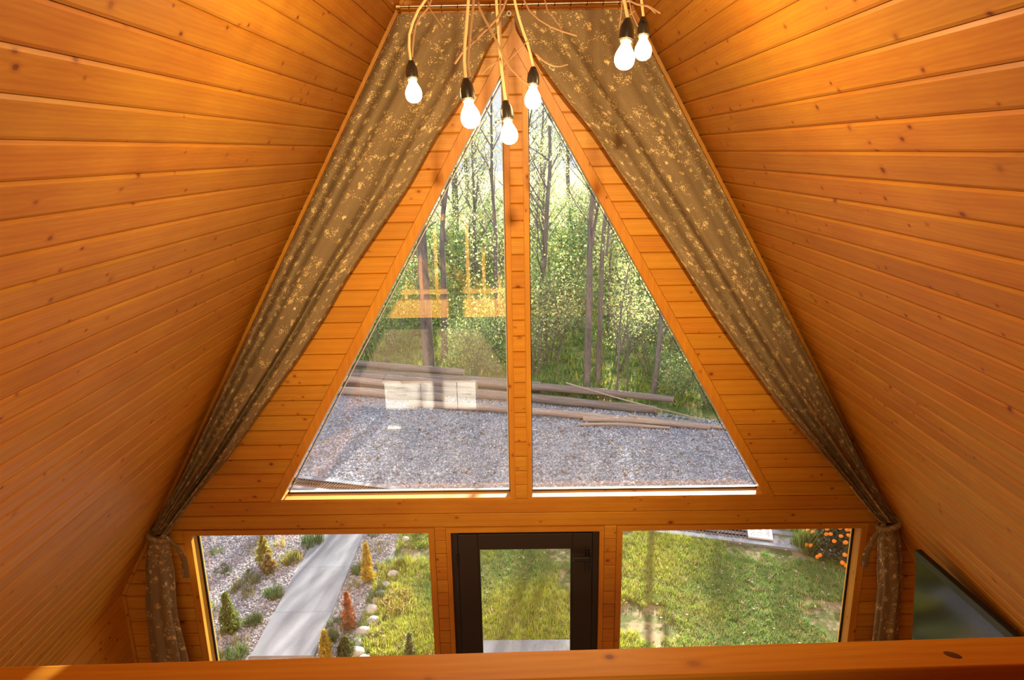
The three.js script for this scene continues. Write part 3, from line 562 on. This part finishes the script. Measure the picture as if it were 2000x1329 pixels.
const blade = (() => { const pos = [], r = rng(5); for (let i = 0; i < 7; i++) { const a = r() * 6.283, h = 0.7 + 0.6 * r(), l = 0.25 + 0.7 * r(), w = 0.07, x = (r() - 0.5) * 0.9, z = (r() - 0.5) * 0.9, cx = Math.cos(a), cz = Math.sin(a), px = -cz * w, pz = cx * w, mx = x + cx * l * 0.35, mz = z + cz * l * 0.35, tx = x + cx * l, tz = z + cz * l; pos.push(x - px, 0, z - pz, x + px, 0, z + pz, mx + px * 0.8, h * 0.6, mz + pz * 0.8, x - px, 0, z - pz, mx + px * 0.8, h * 0.6, mz + pz * 0.8, mx - px * 0.8, h * 0.6, mz - pz * 0.8, mx - px * 0.8, h * 0.6, mz - pz * 0.8, mx + px * 0.8, h * 0.6, mz + pz * 0.8, tx, h, tz); } const g = new THREE.BufferGeometry(); g.setAttribute('position', new THREE.Float32BufferAttribute(pos, 3)); g.computeVertexNormals(); return g; })();
M.grass = new THREE.MeshPhysicalMaterial({ name: 'grass_blade', color: 0xffffff, roughness: 0.9, transmission: 0.45, thickness: 0, side: THREE.DoubleSide });
M.leaf = new THREE.MeshPhysicalMaterial({ name: 'leaf', color: 0xffffff, roughness: 0.9, transmission: 0.6, thickness: 0, side: THREE.DoubleSide });
{
  const r = rng(91), L = [];
  while (L.length < 40000) {
    const x = lerp(-1.75, 5.2, r()), z = lerp(-4.3, -1.42, r()); if (z < drainZ(x) + 0.20 && x < 3.3) continue; if (x > 3.3 && z < -4.2) continue;
    const bare = nz(x, z, 150, 7), lush = nz(x, z, 60, 12); if (bare > 0.56 && r() < (bare - 0.54) * 9) continue;
    if (x < -1.45 && r() < 0.6) continue;
    const y = r() * 0.5 + 0.9 * smooth(lush, 0.40, 0.62) , k = 0.75 + 0.5 * r(), h = 0.018 + 0.030 * r() + 0.030 * smooth(lush, 0.42, 0.6) * r(), dry = r() < 0.14;
    L.push({ p: [x, GY - 0.002, z], r: [0, r() * 6.283, 0], s: [0.05, h, 0.05], c: dry ? [0.56 * k, 0.48 * k, 0.24 * k] : [lerp(0.17, 0.44, y) * k, lerp(0.34, 0.52, y) * k, lerp(0.09, 0.08, y) * k] });
  }
  tag(scatter('lawn_grass', blade, M.grass, L), 'patchy green lawn in front of the cabin door', 'grass');
  const H = [];
  while (H.length < 16000) { const x = lerp(-14, 12, r()), z = lerp(-30, -7, r()), edge = -9.3 + 0.33 * x; if (z > edge) continue; const y = r(), k = 0.7 + 0.5 * r(), s = 0.12 + 0.10 * r(); H.push({ p: [x, hillY(x, z), z], r: [0, r() * 6.283, 0], s: [s * 1.2, s * (0.5 + 0.5 * r()), s * 1.2], c: [lerp(0.22, 0.55, y) * k, lerp(0.38, 0.58, y) * k, 0.12 * k] }); }
  tag(scatter('woodland_grass', blade, M.grass, H), 'rough green grass under the trees behind the logs', 'grass');
  const leafG = new THREE.PlaneGeometry(1, 0.7, 1, 2); leafG.rotateX(-Math.PI / 2); const F = [];
  for (let i = 0; i < 420; i++) { const x = lerp(-1.6, 5, r()), z = lerp(-4, -1.5, r()); F.push({ p: [x, GY + 0.030 + 0.012 * r(), z], r: [(r() - 0.5) * 0.8, r() * 6, (r() - 0.5) * 0.8], s: 0.018 + 0.018 * r(), c: r() < 0.6 ? [0.62, 0.56, 0.44] : [0.5, 0.28, 0.09] }); }
  for (let i = 0; i < 900; i++) { const x = lerp(-6, 5, r()), z = drainZ(x) - 0.3 - 3.4 * r(); F.push({ p: [x, GY + 0.035, z], r: [(r() - 0.5) * 0.8, r() * 6, (r() - 0.5) * 0.8], s: 0.03 + 0.03 * r(), c: r() < 0.5 ? [0.45, 0.34, 0.22] : [0.36, 0.19, 0.09] }); }
  tag(scatter('fallen_leaves', leafG, M.leaf, F), 'dry fallen leaves strewn over lawn and gravel', 'leaves');
}
// grass tufts along the path, each a thing
function tuft(x, z, w, h, c, label, n = 46) {
  const r = rng(Math.floor((x * 71 + z * 37) * 1000)), L = [];
  for (let i = 0; i < n; i++) { const a = r() * 6.283, d = Math.sqrt(r()) * w, k = 0.7 + 0.6 * r(); L.push({ p: [Math.cos(a) * d, 0, Math.sin(a) * d], r: [(r() - 0.5) * 0.7, r() * 6, (r() - 0.5) * 0.7], s: [w * 0.42, h * (0.5 + 0.6 * r()), w * 0.42], c: c.map((q) => q * k) }); }
  const t = thing('grass_tuft', label, 'grass tuft', [x, GY + 0.005, z]); const m = scatter('blades', blade, M.grass, L, t); return t;
}
tuft(-2.72, -3.55, 0.13, 0.16, [0.07, 0.17, 0.045], 'dark green grass tuft hanging over the far left edge of the path');
tuft(-2.86, -3.15, 0.11, 0.12, [0.36, 0.34, 0.07], 'yellowish grass tuft left of the path below the dark tuft');
tuft(-2.86, -2.45, 0.12, 0.12, [0.13, 0.22, 0.06], 'green spreading grass tuft at the middle of the path\'s left edge');
tuft(-2.90, -1.98, 0.11, 0.10, [0.16, 0.22, 0.07], 'low green tuft at the path\'s left edge right of the dark conifer');
tuft(-2.92, -1.42, 0.14, 0.12, [0.13, 0.21, 0.06], 'green grass tuft at the bottom left corner of the left window');
tuft(-3.25, -2.62, 0.16, 0.10, [0.24, 0.26, 0.09], 'sparse olive tuft among pebbles above the dark conifer', 30);
tuft(-1.98, -2.90, 0.08, 0.12, [0.16, 0.24, 0.06], 'thin grass tuft on the right edge of the path beside the yellow thuja');
tuft(-2.00, -1.70, 0.09, 0.13, [0.12, 0.20, 0.05], 'green tuft on the right path edge below the reddish shrub');
tuft(-1.42, -2.30, 0.20, 0.08, [0.46, 0.40, 0.10], 'patch of straw yellow grass on the lawn beside the stone row', 90);
tuft(-1.42, -3.05, 0.09, 0.12, [0.42, 0.46, 0.07], 'bright yellow green tuft at the upper end of the stone row');
const wr = rng(808), spots = [];
for (let i = 0; i < 44; i++) spots.push([i < 30 ? -4.5 + 1.65 * wr() : -2.04 + 0.42 * wr(), -1.35 - 3.3 * wr()]);
for (const [x, z] of spots) tuft(x, z, 0.07 + 0.07 * wr(), 0.05 + 0.06 * wr(), wr() < 0.6 ? [0.16, 0.24, 0.07] : [0.34, 0.32, 0.12], x < -2.5 ? 'small weed among the pebbles left of the path' : 'small weed among the pebbles between path and stone row', 16).userData.group = x < -2.5 ? 'weeds left of the path' : 'weeds right of the path';
tuft(3.52, -3.33, 0.15, 0.30, [0.20, 0.30, 0.07], 'tall grass tuft left of the marigold bush', 60);
tuft(3.62, -3.72, 0.12, 0.20, [0.20, 0.34, 0.08], 'green tuft behind the white grate near the pale stone', 40);
// small conifers: cone of needle sprays round a stem
const spray = (() => { const pos = [], r = rng(8); for (let i = 0; i < 5; i++) { const a = (i - 2) * 0.5, l = 0.7 + 0.5 * r(), w = 0.16; const dx = Math.sin(a) * l, dy = Math.cos(a) * l; pos.push(-w, 0, 0, w, 0, 0.03, dx + w * 0.5, dy, 0.25 * r(), -w, 0, 0, dx + w * 0.5, dy, 0.2, dx - w * 0.6, dy * 0.9, 0); } const g = new THREE.BufferGeometry(); g.setAttribute('position', new THREE.Float32BufferAttribute(pos, 3)); g.computeVertexNormals(); return g; })();
function conifer(x, z, h, w, c, label, n = 520, cat = 'conifer') {
  const r = rng(Math.floor((x * 91 - z * 53) * 1000)), t = thing('conifer', label, cat, [x, GY, z]), L = [];
  mesh('stem', tubeGeo([[0, 0, 0], [0.004, h * 0.5, 0], [0, h * 0.95, 0.004]], 0.009, 0.003, 6), M.twig, t);
  for (let i = 0; i < n; i++) { const y = Math.pow(r(), 1.25), a = r() * 6.283, rr = w * (0.2 + 1.05 * Math.pow(r(), 0.8)) * (y < 0.12 ? 0.6 + 3.3 * y : 1) * Math.pow(1 - y, 0.8), k = 0.65 + 0.7 * r(); L.push({ p: [Math.cos(a) * rr, 0.02 + y * h * 0.95, Math.sin(a) * rr], r: [(r() - 0.5) * 0.9, r() * 6.283, (r() - 0.5) * 0.9], s: 0.024 + 0.030 * r(), c: c.map((q) => q * k) }); }
  scatter('needles', spray, M.grass, L, t); return t;
}
conifer(-3.10, -1.82, 0.46, 0.105, [0.17, 0.24, 0.05], 'dark green cone shaped conifer in the pebble bed left of the path');
conifer(-3.18, -3.10, 0.42, 0.10, [0.38, 0.36, 0.09], 'pale yellow green thuja at the top of the left pebble bed', 380);
conifer(-3.06, -2.92, 0.22, 0.10, [0.34, 0.27, 0.10], 'low straw coloured shrub at the foot of the pale thuja', 240, 'shrub');
conifer(-1.82, -2.70, 0.50, 0.070, [0.60, 0.47, 0.04], 'slim bright yellow thuja right of the path');
conifer(-1.85, -1.86, 0.44, 0.075, [0.42, 0.17, 0.06], 'reddish brown dried conifer right of the path', 300);
conifer(-1.98, -1.42, 0.30, 0.06, [0.52, 0.44, 0.05], 'yellow thuja half hidden by the foreground rail right of the path', 320);
conifer(-1.78, -1.44, 0.20, 0.09, [0.13, 0.17, 0.05], 'dark green low shrub at the foot of the lowest yellow thuja', 300, 'shrub');
conifer(-1.14, -1.45, 0.24, 0.05, [0.22, 0.27, 0.09], 'small olive seedling conifer on the lawn near the rail', 180);
// rounded stones between bed and lawn
M.stone = [[0.46, 0.47, 0.50], [0.33, 0.35, 0.38], [0.54, 0.54, 0.54]].map((c, i) => new THREE.MeshStandardMaterial({ name: 'field_stone', map: texture(128, 128, (u, v) => { const n = 0.7 + 0.6 * fbm(u, v, 6, 6, 90 + i, 4); return c.map((q) => q * n); }), roughness: 0.9 }));
function stone(x, z, s, k, label, y = 0) {
  const g = new THREE.IcosahedronGeometry(1, 3), p = g.attributes.position, q = Math.floor((x * 13 + z * 29) * 100);
  for (let i = 0; i < p.count; i++) { const a = p.getX(i), b = p.getY(i), c = p.getZ(i), n = 0.78 + 0.44 * (fbm((a + 2) / 8, (b + 2) / 8, 8, 8, q, 2) * 0.5 + fbm((c + 2) / 8, (a - b + 4) / 16, 8, 8, q + 3, 2) * 0.5); p.setXYZ(i, a * n * s, b * n * s * 0.55, c * n * s * 0.8); }
  g.computeVertexNormals(); const m = mesh('stone', g, M.stone[k]); m.position.set(x, GY + 0.02 + y, z); m.rotation.y = x * 50; tag(m, label, 'stone');
}
const stones = [[-1.52, -3.62, 0.055, 0, 'pale stone at the top of the row beside the lawn'], [-1.50, -3.15, 0.05, 1, 'small grey stone below the topmost stone of the row'], [-1.56, -2.84, 0.07, 2, 'white stone beside the bright yellow green tuft'], [-1.60, -2.63, 0.06, 0, 'pale stone under the white one beside the yellow thuja'], [-1.63, -2.46, 0.062, 1, 'grey stone left of the straw yellow grass'],
  [-1.66, -2.32, 0.055, 0, 'small pale stone left of the straw grass patch'], [-1.67, -2.17, 0.08, 2, 'broad white stone right of the reddish dried conifer'], [-1.62, -1.98, 0.075, 1, 'dull flat stone half sunk in the lawn edge'], [-1.69, -1.80, 0.085, 0, 'large rounded pale grey stone near the lower end of the row'], [-1.72, -1.64, 0.065, 1, 'dark grey stone below the large rounded one'], [-1.69, -1.49, 0.085, 0, 'pale stone near the rail at the lower end of the row'], [-1.58, -1.38, 0.07, 2, 'whitish stone peeping over the foreground rail'], [-1.33, -1.36, 0.06, 1, 'flat grey stone at the lawn edge just above the rail'], [-1.12, -1.35, 0.06, 0, 'last pale stone at the lawn edge above the rail']];
for (const s of stones) stone(...s);
stone(3.50, -3.86, 0.16, 2, 'large pale stone behind the white grate', 0.02);
stone(4.28, -3.05, 0.06, 2, 'small white stone right of the marigold bush');
// marigold bush
{
  const t = thing('marigold_bush', 'dark bush with orange flowers at the top right of the lawn', 'bush', [3.90, GY, -3.22]), r = rng(52), L = [], F = [];
  for (let i = 0; i < 5; i++) mesh('stem', tubeGeo([[0, 0, 0], [(r() - 0.5) * 0.2, 0.14, (r() - 0.5) * 0.2], [(r() - 0.5) * 0.45, 0.30, (r() - 0.5) * 0.4]], 0.006, 0.003, 5), M.twig, t);
  for (let i = 0; i < 1500; i++) { const a = r() * 6.283, b = r(), d = 0.42 * Math.pow(r(), 0.4), k = 0.6 + 0.8 * r(); L.push({ p: [Math.cos(a) * d * Math.sin(b * 1.6), 0.03 + 0.42 * Math.cos(b * 1.5) * Math.pow(r(), 0.4), Math.sin(a) * d * Math.sin(b * 1.6)], r: [r() * 6, r() * 6, r() * 6], s: 0.042, c: [0.06 * k, 0.085 * k, 0.035 * k] }); }
  scatter('leaves', spray, M.grass, L, t);
  M.marigold = plainMat('marigold_petals', [0.80, 0.28, 0.02], 0.8);
  const fg = mergeGeometries([0, 1, 2].map((i) => { const g = new THREE.CircleGeometry(0.027 - i * 0.006, 8); g.rotateX(-Math.PI / 2); const p = g.attributes.position; for (let j = 1; j < p.count; j++) p.setY(j, (j % 2) * 0.007); g.rotateY(i); g.translate(0, i * 0.006, 0); return g; }));
  for (let i = 0; i < 130; i++) { const a = r() * 6.283, b = 0.3 + 1.2 * r(), m = mesh('flower', fg, M.marigold, t); m.position.set(Math.cos(a) * 0.43 * Math.sin(b), 0.05 + 0.43 * Math.cos(b), Math.sin(a) * 0.43 * Math.sin(b)); m.rotation.set(Math.sin(a) * b * 0.6, 0, -Math.cos(a) * b * 0.6); }
}
// ---- stacked logs
const barkTex = texture(256, 256, (u, v) => { const n = fbm(u, v, 3, 24, 120, 4), m = vnoise(u * 40, v * 128, 40, 128, 7); const t = 0.55 + 0.9 * (n - 0.5) + 0.35 * (m - 0.5) + 0.35; return [0.30 * t, 0.255 * t, 0.235 * t]; });
M.bark = new THREE.MeshStandardMaterial({ name: 'log_bark', map: barkTex, roughness: 0.95 });
M.barkPale = new THREE.MeshStandardMaterial({ name: 'peeled_log', map: barkTex, color: new THREE.Color().setRGB(1.7, 1.62, 1.5), roughness: 0.9 });
M.cut = plainMat('cut_wood', [0.55, 0.40, 0.25], 0.85);
function log(a, b, r0, r1, mat, label) {
  const A = new THREE.Vector3(...a), B = new THREE.Vector3(...b), len = A.distanceTo(B), g = new THREE.CylinderGeometry(r1, r0, len, 12, 10, true), p = g.attributes.position, q = Math.floor(len * 1000 + a[0] * 77);
  for (let i = 0; i < p.count; i++) { const y = p.getY(i) / len, k = 1 + 0.10 * (hash2(Math.round(y * 10), i % 13, q) - 0.5), bend = 0.02 * Math.sin(y * 5 + q); p.setX(i, p.getX(i) * k + bend); p.setZ(i, p.getZ(i) * k); }
  g.computeVertexNormals();
  const uv = g.attributes.uv; for (let i = 0; i < uv.count; i++) uv.setXY(i, uv.getY(i) * len / 1.2, uv.getX(i));
  const t = thing('log', label, 'log', A.clone().lerp(B, 0.5).toArray()); t.quaternion.setFromUnitVectors(new THREE.Vector3(0, 1, 0), B.clone().sub(A).normalize());
  mesh('bark', g, mat, t);
  for (const [y, r] of [[-len / 2, r0], [len / 2, r1]]) { const c = new THREE.CylinderGeometry(r * 0.98, r * 0.98, 0.012, 12); c.translate(0.02 * Math.sin(Math.sign(y) * 2.5 + q), y, 0); mesh('cut_end', c, M.cut, t); }
}
const G0 = GY + 0.03;
log([-4.6, G0 + 0.08, -9.55], [-2.70, G0 + 0.08, -9.02], 0.085, 0.08, M.barkPale, 'pale cut log lying lowest at the left end of the log pile');
log([-2.66, G0 + 0.09, -9.02], [-1.55, G0 + 0.09, -8.72], 0.10, 0.09, M.bark, 'short dark log next to the pale cut log at the left');
log([-2.2, G0 + 0.07, -8.55], [2.05, G0 + 0.06, -7.50], 0.070, 0.062, M.barkPale, 'long pale pole in front of the log pile, nearest the gravel');
log([-5.2, G0 + 0.10, -10.05], [-0.4, G0 + 0.10, -8.80], 0.10, 0.09, M.bark, 'long brown log in the second row at the left');
log([-1.3, G0 + 0.09, -9.05], [2.55, G0 + 0.08, -7.98], 0.09, 0.08, M.bark, 'brown log in the second row behind the post');
log([-5.4, G0 + 0.26, -10.15], [-0.9, G0 + 0.25, -8.98], 0.085, 0.08, M.bark, 'upper brown log at the left of the pile');
log([-4.9, G0 + 0.24, -9.85], [-2.5, G0 + 0.24, -9.22], 0.075, 0.07, M.barkPale, 'pinkish log on top of the lower row at the far left');
log([-5.6, G0 + 0.14, -10.75], [0.4, G0 + 0.12, -9.25], 0.12, 0.11, M.bark, 'thick dark trunk at the back of the pile');
log([-5.0, G0 + 0.42, -10.65], [-1.2, G0 + 0.30, -9.70], 0.085, 0.07, M.bark, 'dark log crowning the back of the pile at the left');
log([-1.0, G0 + 0.26, -9.20], [2.9, G0 + 0.22, -8.12], 0.072, 0.065, M.bark, 'slim brown log lying on top behind the right pane');
log([-0.6, G0 + 0.12, -9.55], [2.0, G0 + 0.10, -8.75], 0.085, 0.08, M.bark, 'brown log at the back right of the post');
log([1.15, G0 + 0.05, -7.62], [3.35, G0 + 0.05, -7.16], 0.055, 0.045, M.barkPale, 'bare pale pole pointing to the right edge of the window');
log([1.05, G0 + 0.03, -7.42], [2.65, G0 + 0.03, -7.20], 0.030, 0.025, M.barkPale, 'thin pale stick in front of the poles at the right');
log([2.0, G0 + 0.04, -7.70], [4.6, G0 + 0.03, -6.80], 0.045, 0.03, M.barkPale, 'thin pole reaching farthest right beneath the bushes');
log([0.9, G0 + 0.42, -8.55], [3.3, G0 + 0.05, -7.45], 0.016, 0.010, M.barkPale, 'long thin stick leaning across the poles at the right');

// ---- trees: trunk and limbs in one mesh, leaves as instances
const treeBark = texture(256, 256, (u, v) => { const n = fbm(u, v, 12, 4, 140, 4), m = vnoise(u * 96, v * 40, 96, 40, 9), t = 0.75 + 0.8 * (n - 0.5) + 0.4 * (m - 0.5); return [0.33 * t, 0.29 * t, 0.27 * t]; });
M.trunk = new THREE.MeshStandardMaterial({ name: 'tree_bark', map: treeBark, roughness: 1 });
const leafGeo = (() => { const g = new THREE.BufferGeometry(); g.setAttribute('position', new THREE.Float32BufferAttribute([0, 0, 0, 0.32, 0.5, 0.06, 0, 1, 0, 0, 0, 0, 0, 1, 0, -0.32, 0.5, 0.06], 3)); g.computeVertexNormals(); return g; })();
function grow(seed, o) {
  const r = rng(seed), geos = [], tips = [], V = THREE.Vector3;
  const limb = (p, d, len, r0, lvl) => {
    const n = lvl === 0 ? 9 : lvl === 1 ? 5 : 3, pts = [p.clone()], dirs = [d.clone()];
    let q = p.clone(), e = d.clone();
    for (let i = 0; i < n; i++) { e.add(new V((r() - 0.5), (r() - 0.5) * 0.6 + (lvl ? 0.12 : 0), (r() - 0.5)).multiplyScalar(lvl === 0 ? o.bend : 0.34)).normalize(); q = q.clone().addScaledVector(e, len / n); pts.push(q); dirs.push(e.clone()); }
    geos.push(tubeGeo(pts.map((v) => v.toArray()), r0, r0 * (lvl === 0 ? 0.35 : 0.25), lvl === 0 ? 8 : lvl === 1 ? 5 : 3, lvl === 0 ? 14 : n + 1));
    if (lvl < 2) {
      const m = lvl === 0 ? o.limbs : o.twigs;
      for (let k = 0; k < m; k++) {
        const t = lvl === 0 ? lerp(o.from, 1, (k + r()) / m) : lerp(0.2, 1, (k + r()) / m), i = Math.min(n - 1, Math.floor(t * n)), P = pts[i].clone().lerp(pts[i + 1], t * n - i), a = r() * 6.283;
        const D = new V(Math.cos(a), 0.25 + 0.7 * r(), Math.sin(a)).normalize().lerp(dirs[i], 0.32).normalize();
        limb(P, D, len * (lvl === 0 ? lerp(0.46, 0.2, t) : 0.45) * (0.6 + 0.6 * r()), r0 * (lvl === 0 ? lerp(0.42, 0.22, t) : 0.4), lvl + 1);
      }
    } else for (let i = 1; i <= n; i++) tips.push(pts[i]);
  };
  for (let s = 0; s < (o.stems ?? 1); s++) { const a = s * 2.4 + r(), sp = o.stems > 1 ? o.spread : 0; limb(new V(Math.cos(a) * sp * 0.3, -0.1, Math.sin(a) * sp * 0.3), new V(Math.cos(a) * sp + (o.lean ?? 0), 1, Math.sin(a) * sp).normalize(), o.h * (0.8 + 0.3 * r()), o.r * (0.75 + 0.35 * r()), 0); }
  const wood = mergeGeometries(geos); const leaves = [];
  for (let i = 0; i < o.leaves; i++) { const t = tips[Math.floor(r() * tips.length)], k = 0.7 + 0.6 * r(), c = o.colors[Math.floor(r() * o.colors.length)], sp = o.fluff; leaves.push({ p: [t.x + (r() - 0.5) * sp, t.y + (r() - 0.5) * sp, t.z + (r() - 0.5) * sp], r: [r() * 6, r() * 6, r() * 6], s: o.leaf * (0.6 + 0.7 * r()), c: c.map((q) => q * k) }); }
  return { wood, leaves };
}
const YG = [0.66, 0.70, 0.24], GR = [0.30, 0.45, 0.18], DG = [0.15, 0.28, 0.12], OL = [0.54, 0.56, 0.30], YE = [0.80, 0.74, 0.36], BR = [0.46, 0.34, 0.20];
function protoTree(seed, o) { const g = grow(seed, o), t = new THREE.Group(); const w = new THREE.Mesh(g.wood, M.trunk); w.name = 'trunk_and_limbs'; w.castShadow = w.receiveShadow = true; t.add(w); if (g.leaves.length) scatter('foliage', leafGeo, M.leaf, g.leaves, t); return t; }
const protos = {
  bare: protoTree(201, { h: 8.0, r: 0.11, bend: 0.16, limbs: 13, twigs: 8, from: 0.18, leaves: 300, leaf: 0.07, fluff: 0.4, colors: [YG, YE, OL] }),
  bare2: protoTree(205, { h: 7.0, r: 0.08, bend: 0.22, limbs: 14, twigs: 8, from: 0.15, leaves: 900, leaf: 0.075, fluff: 0.5, colors: [YG, OL, GR, YE] }),
  leafy: protoTree(211, { h: 5.2, r: 0.07, bend: 0.2, limbs: 14, twigs: 8, from: 0.12, leaves: 2600, leaf: 0.085, fluff: 0.6, colors: [YG, YG, GR, YE, OL] }),
  sapling: protoTree(217, { h: 3.4, r: 0.028, bend: 0.2, limbs: 9, twigs: 5, from: 0.25, leaves: 420, leaf: 0.065, fluff: 0.35, colors: [GR, OL, YG] }),
  shrub: protoTree(223, { h: 1.7, r: 0.016, bend: 0.34, limbs: 7, twigs: 5, from: 0.1, stems: 6, spread: 0.45, leaves: 2200, leaf: 0.065, fluff: 0.4, colors: [GR, DG, GR, OL, YG] }),
  thicket: protoTree(229, { h: 2.3, r: 0.018, bend: 0.3, limbs: 7, twigs: 5, from: 0.15, stems: 6, spread: 0.4, leaves: 900, leaf: 0.06, fluff: 0.45, colors: [OL, GR, BR, YG] }),
  far: protoTree(235, { h: 9.5, r: 0.12, bend: 0.14, limbs: 16, twigs: 9, from: 0.2, leaves: 3200, leaf: 0.105, fluff: 0.9, colors: [OL, YG, YE, GR, OL] }),
};
function plant(kind, name, x, z, s, turn, label, category, group, lean = [0, 0]) {
  const t = protos[kind].clone(); t.name = numbered(name); t.position.set(x, hillY(x, z) - 0.03, z); t.scale.setScalar(s); t.rotation.set(lean[1], turn, lean[0]); t.userData = { label, category }; if (group) t.userData.group = group; scene.add(t);
}
function bigTrunk(x, z, h, r, lean, label) {
  const t = thing('tree', label, 'tree', [x, hillY(x, z), z]);
  mesh('trunk', tubeGeo([[0, -0.15, 0], [lean * 0.1 * h, h * 0.33, 0.05], [lean * 0.35 * h * 0.6, h * 0.66, 0], [lean * h, h, 0.1]], r, r * 0.45, 12), M.trunk, t);
  const g = grow(Math.floor(x * 1000 + 5000), { h: h * 0.5, r: r * 0.4, bend: 0.3, limbs: 10, twigs: 6, from: 0.05, leaves: 260, leaf: 0.07, fluff: 0.5, colors: [YG, OL, YE] });
  const l = mesh('limbs', g.wood, M.trunk, t); l.position.set(lean * h * 0.3, h * 0.55, 0.03);
  const f = scatter('foliage', leafGeo, M.leaf, g.leaves, t); f.position.copy(l.position);
}
bigTrunk(-2.05, -10.55, 6.0, 0.145, -0.03, 'thick brown tree trunk behind the log pile in the left pane');
bigTrunk(-1.82, -11.7, 5.2, 0.085, 0.10, 'paler slanting trunk close to the right of the thick trunk');
bigTrunk(1.38, -9.45, 5.6, 0.080, 0.05, 'grey trunk of the pair behind the poles in the right pane, left one');
bigTrunk(1.62, -9.60, 5.2, 0.062, 0.09, 'grey trunk of the pair behind the poles in the right pane, right one');
bigTrunk(2.62, -8.75, 3.6, 0.062, 0.26, 'dark trunk leaning to the right above the poles');
plant('sapling', 'sapling', 1.95, -9.0, 1.0, 0.4, 'thin dark sapling just right of the trunk pair', 'sapling');
plant('sapling', 'sapling', 2.20, -9.3, 0.8, 2.4, 'short thin sapling between the trunk pair and the leaning trunk', 'sapling');
plant('sapling', 'sapling', -0.55, -10.6, 0.9, 1.1, 'thin sapling left of the window post behind the logs', 'sapling');
plant('bare', 'tree', 0.62, -13.5, 0.85, 0.8, 'tall bare tree right beside the window post in the right pane', 'tree');
plant('leafy', 'tree', 2.3, -13.2, 0.72, 2.0, 'yellow green leafy young tree in the middle of the right pane', 'tree');
plant('leafy', 'tree', 4.2, -11.6, 0.55, 3.6, 'yellow green leafy young tree at the right edge of the right pane', 'tree');
plant('bare2', 'tree', -0.6, -13.0, 0.85, 4.2, 'fine twigged tree left of the window post', 'tree');
plant('bare2', 'tree', -4.0, -13.4, 0.8, 1.7, 'fine twigged tree at the left edge of the left pane', 'tree');
const shg = 'undergrowth behind the logs';
const q = rng(314);
for (const [x, z, s, k] of [[-4.6, -11.6, 0.9, 'shrub'], [-3.4, -11.3, 0.85, 'thicket'], [-3.0, -12.4, 1.0, 'shrub'], [-1.2, -10.7, 0.9, 'shrub'], [-0.5, -10.3, 0.85, 'shrub'], [-0.9, -11.8, 1.1, 'shrub'], [0.25, -10.2, 0.8, 'thicket'], [0.7, -11.2, 1.0, 'thicket'], [2.1, -10.6, 1.0, 'thicket'], [2.9, -9.9, 0.9, 'thicket'], [3.1, -8.8, 0.7, 'shrub'], [3.8, -9.4, 0.9, 'thicket'], [3.7, -8.1, 0.6, 'shrub'], [4.4, -8.4, 0.75, 'shrub'], [4.9, -9.6, 0.9, 'shrub'], [-2.6, -13.6, 1.1, 'shrub'], [-5.4, -12.6, 1.1, 'thicket'], [1.2, -13.2, 1.1, 'shrub'], [3.2, -12.2, 1.1, 'shrub']]) plant(k, 'shrub', x, z, s, q() * 6.28, (k === 'shrub' ? 'leafy green shrub' : 'twiggy olive shrub') + ' close behind the logs in the ' + (x < 0 ? 'left' : 'right') + ' pane', 'shrub', shg + ' ' + k + (x < 0 ? ' left' : ' right'));
for (let i = 0; i < 34; i++) { const d = 16 + 26 * Math.pow((i + q()) / 34, 1.0), x = (i % 9 + 0.2 + 0.6 * q() - 4.5) / 9 * (5 + d * 0.7) + 0.3, k = q() < 0.4 ? 'bare' : 'far'; plant(k, 'tree', x, -d, 0.265 * (d - 2) * (x < -0.5 ? 1.15 : 0.95) * (0.85 + 0.25 * q()) / (k === 'bare' ? 8.2 : 9.9), q() * 6.28, (k === 'bare' ? 'hazy bare autumn tree' : 'hazy yellow leafed autumn tree') + ' in the wood behind the ' + (x < 0 ? 'left' : 'right') + ' upper pane', 'tree', (k === 'bare' ? 'bare' : 'leafy') + ' trees in the wood, ' + (x < 0 ? 'left' : 'right')); }
for (let i = 0; i < 40; i++) { const d = 14 + 20 * (i + q()) / 40, x = (q() - 0.5) * (6 + d * 0.8) + 0.4; const k = q() < 0.5 ? 'shrub' : 'thicket', side = x < 0 ? 'left' : 'right'; plant(k, 'shrub', x, -d, 1.0 + 0.7 * q(), q() * 6.28, (k === 'shrub' ? 'dense green shrub' : 'twiggy olive shrub') + ' on the woodland floor far behind the logs, ' + side + ' pane', 'shrub', 'far ' + k + ', ' + side); }

renderer.render(scene, camera);
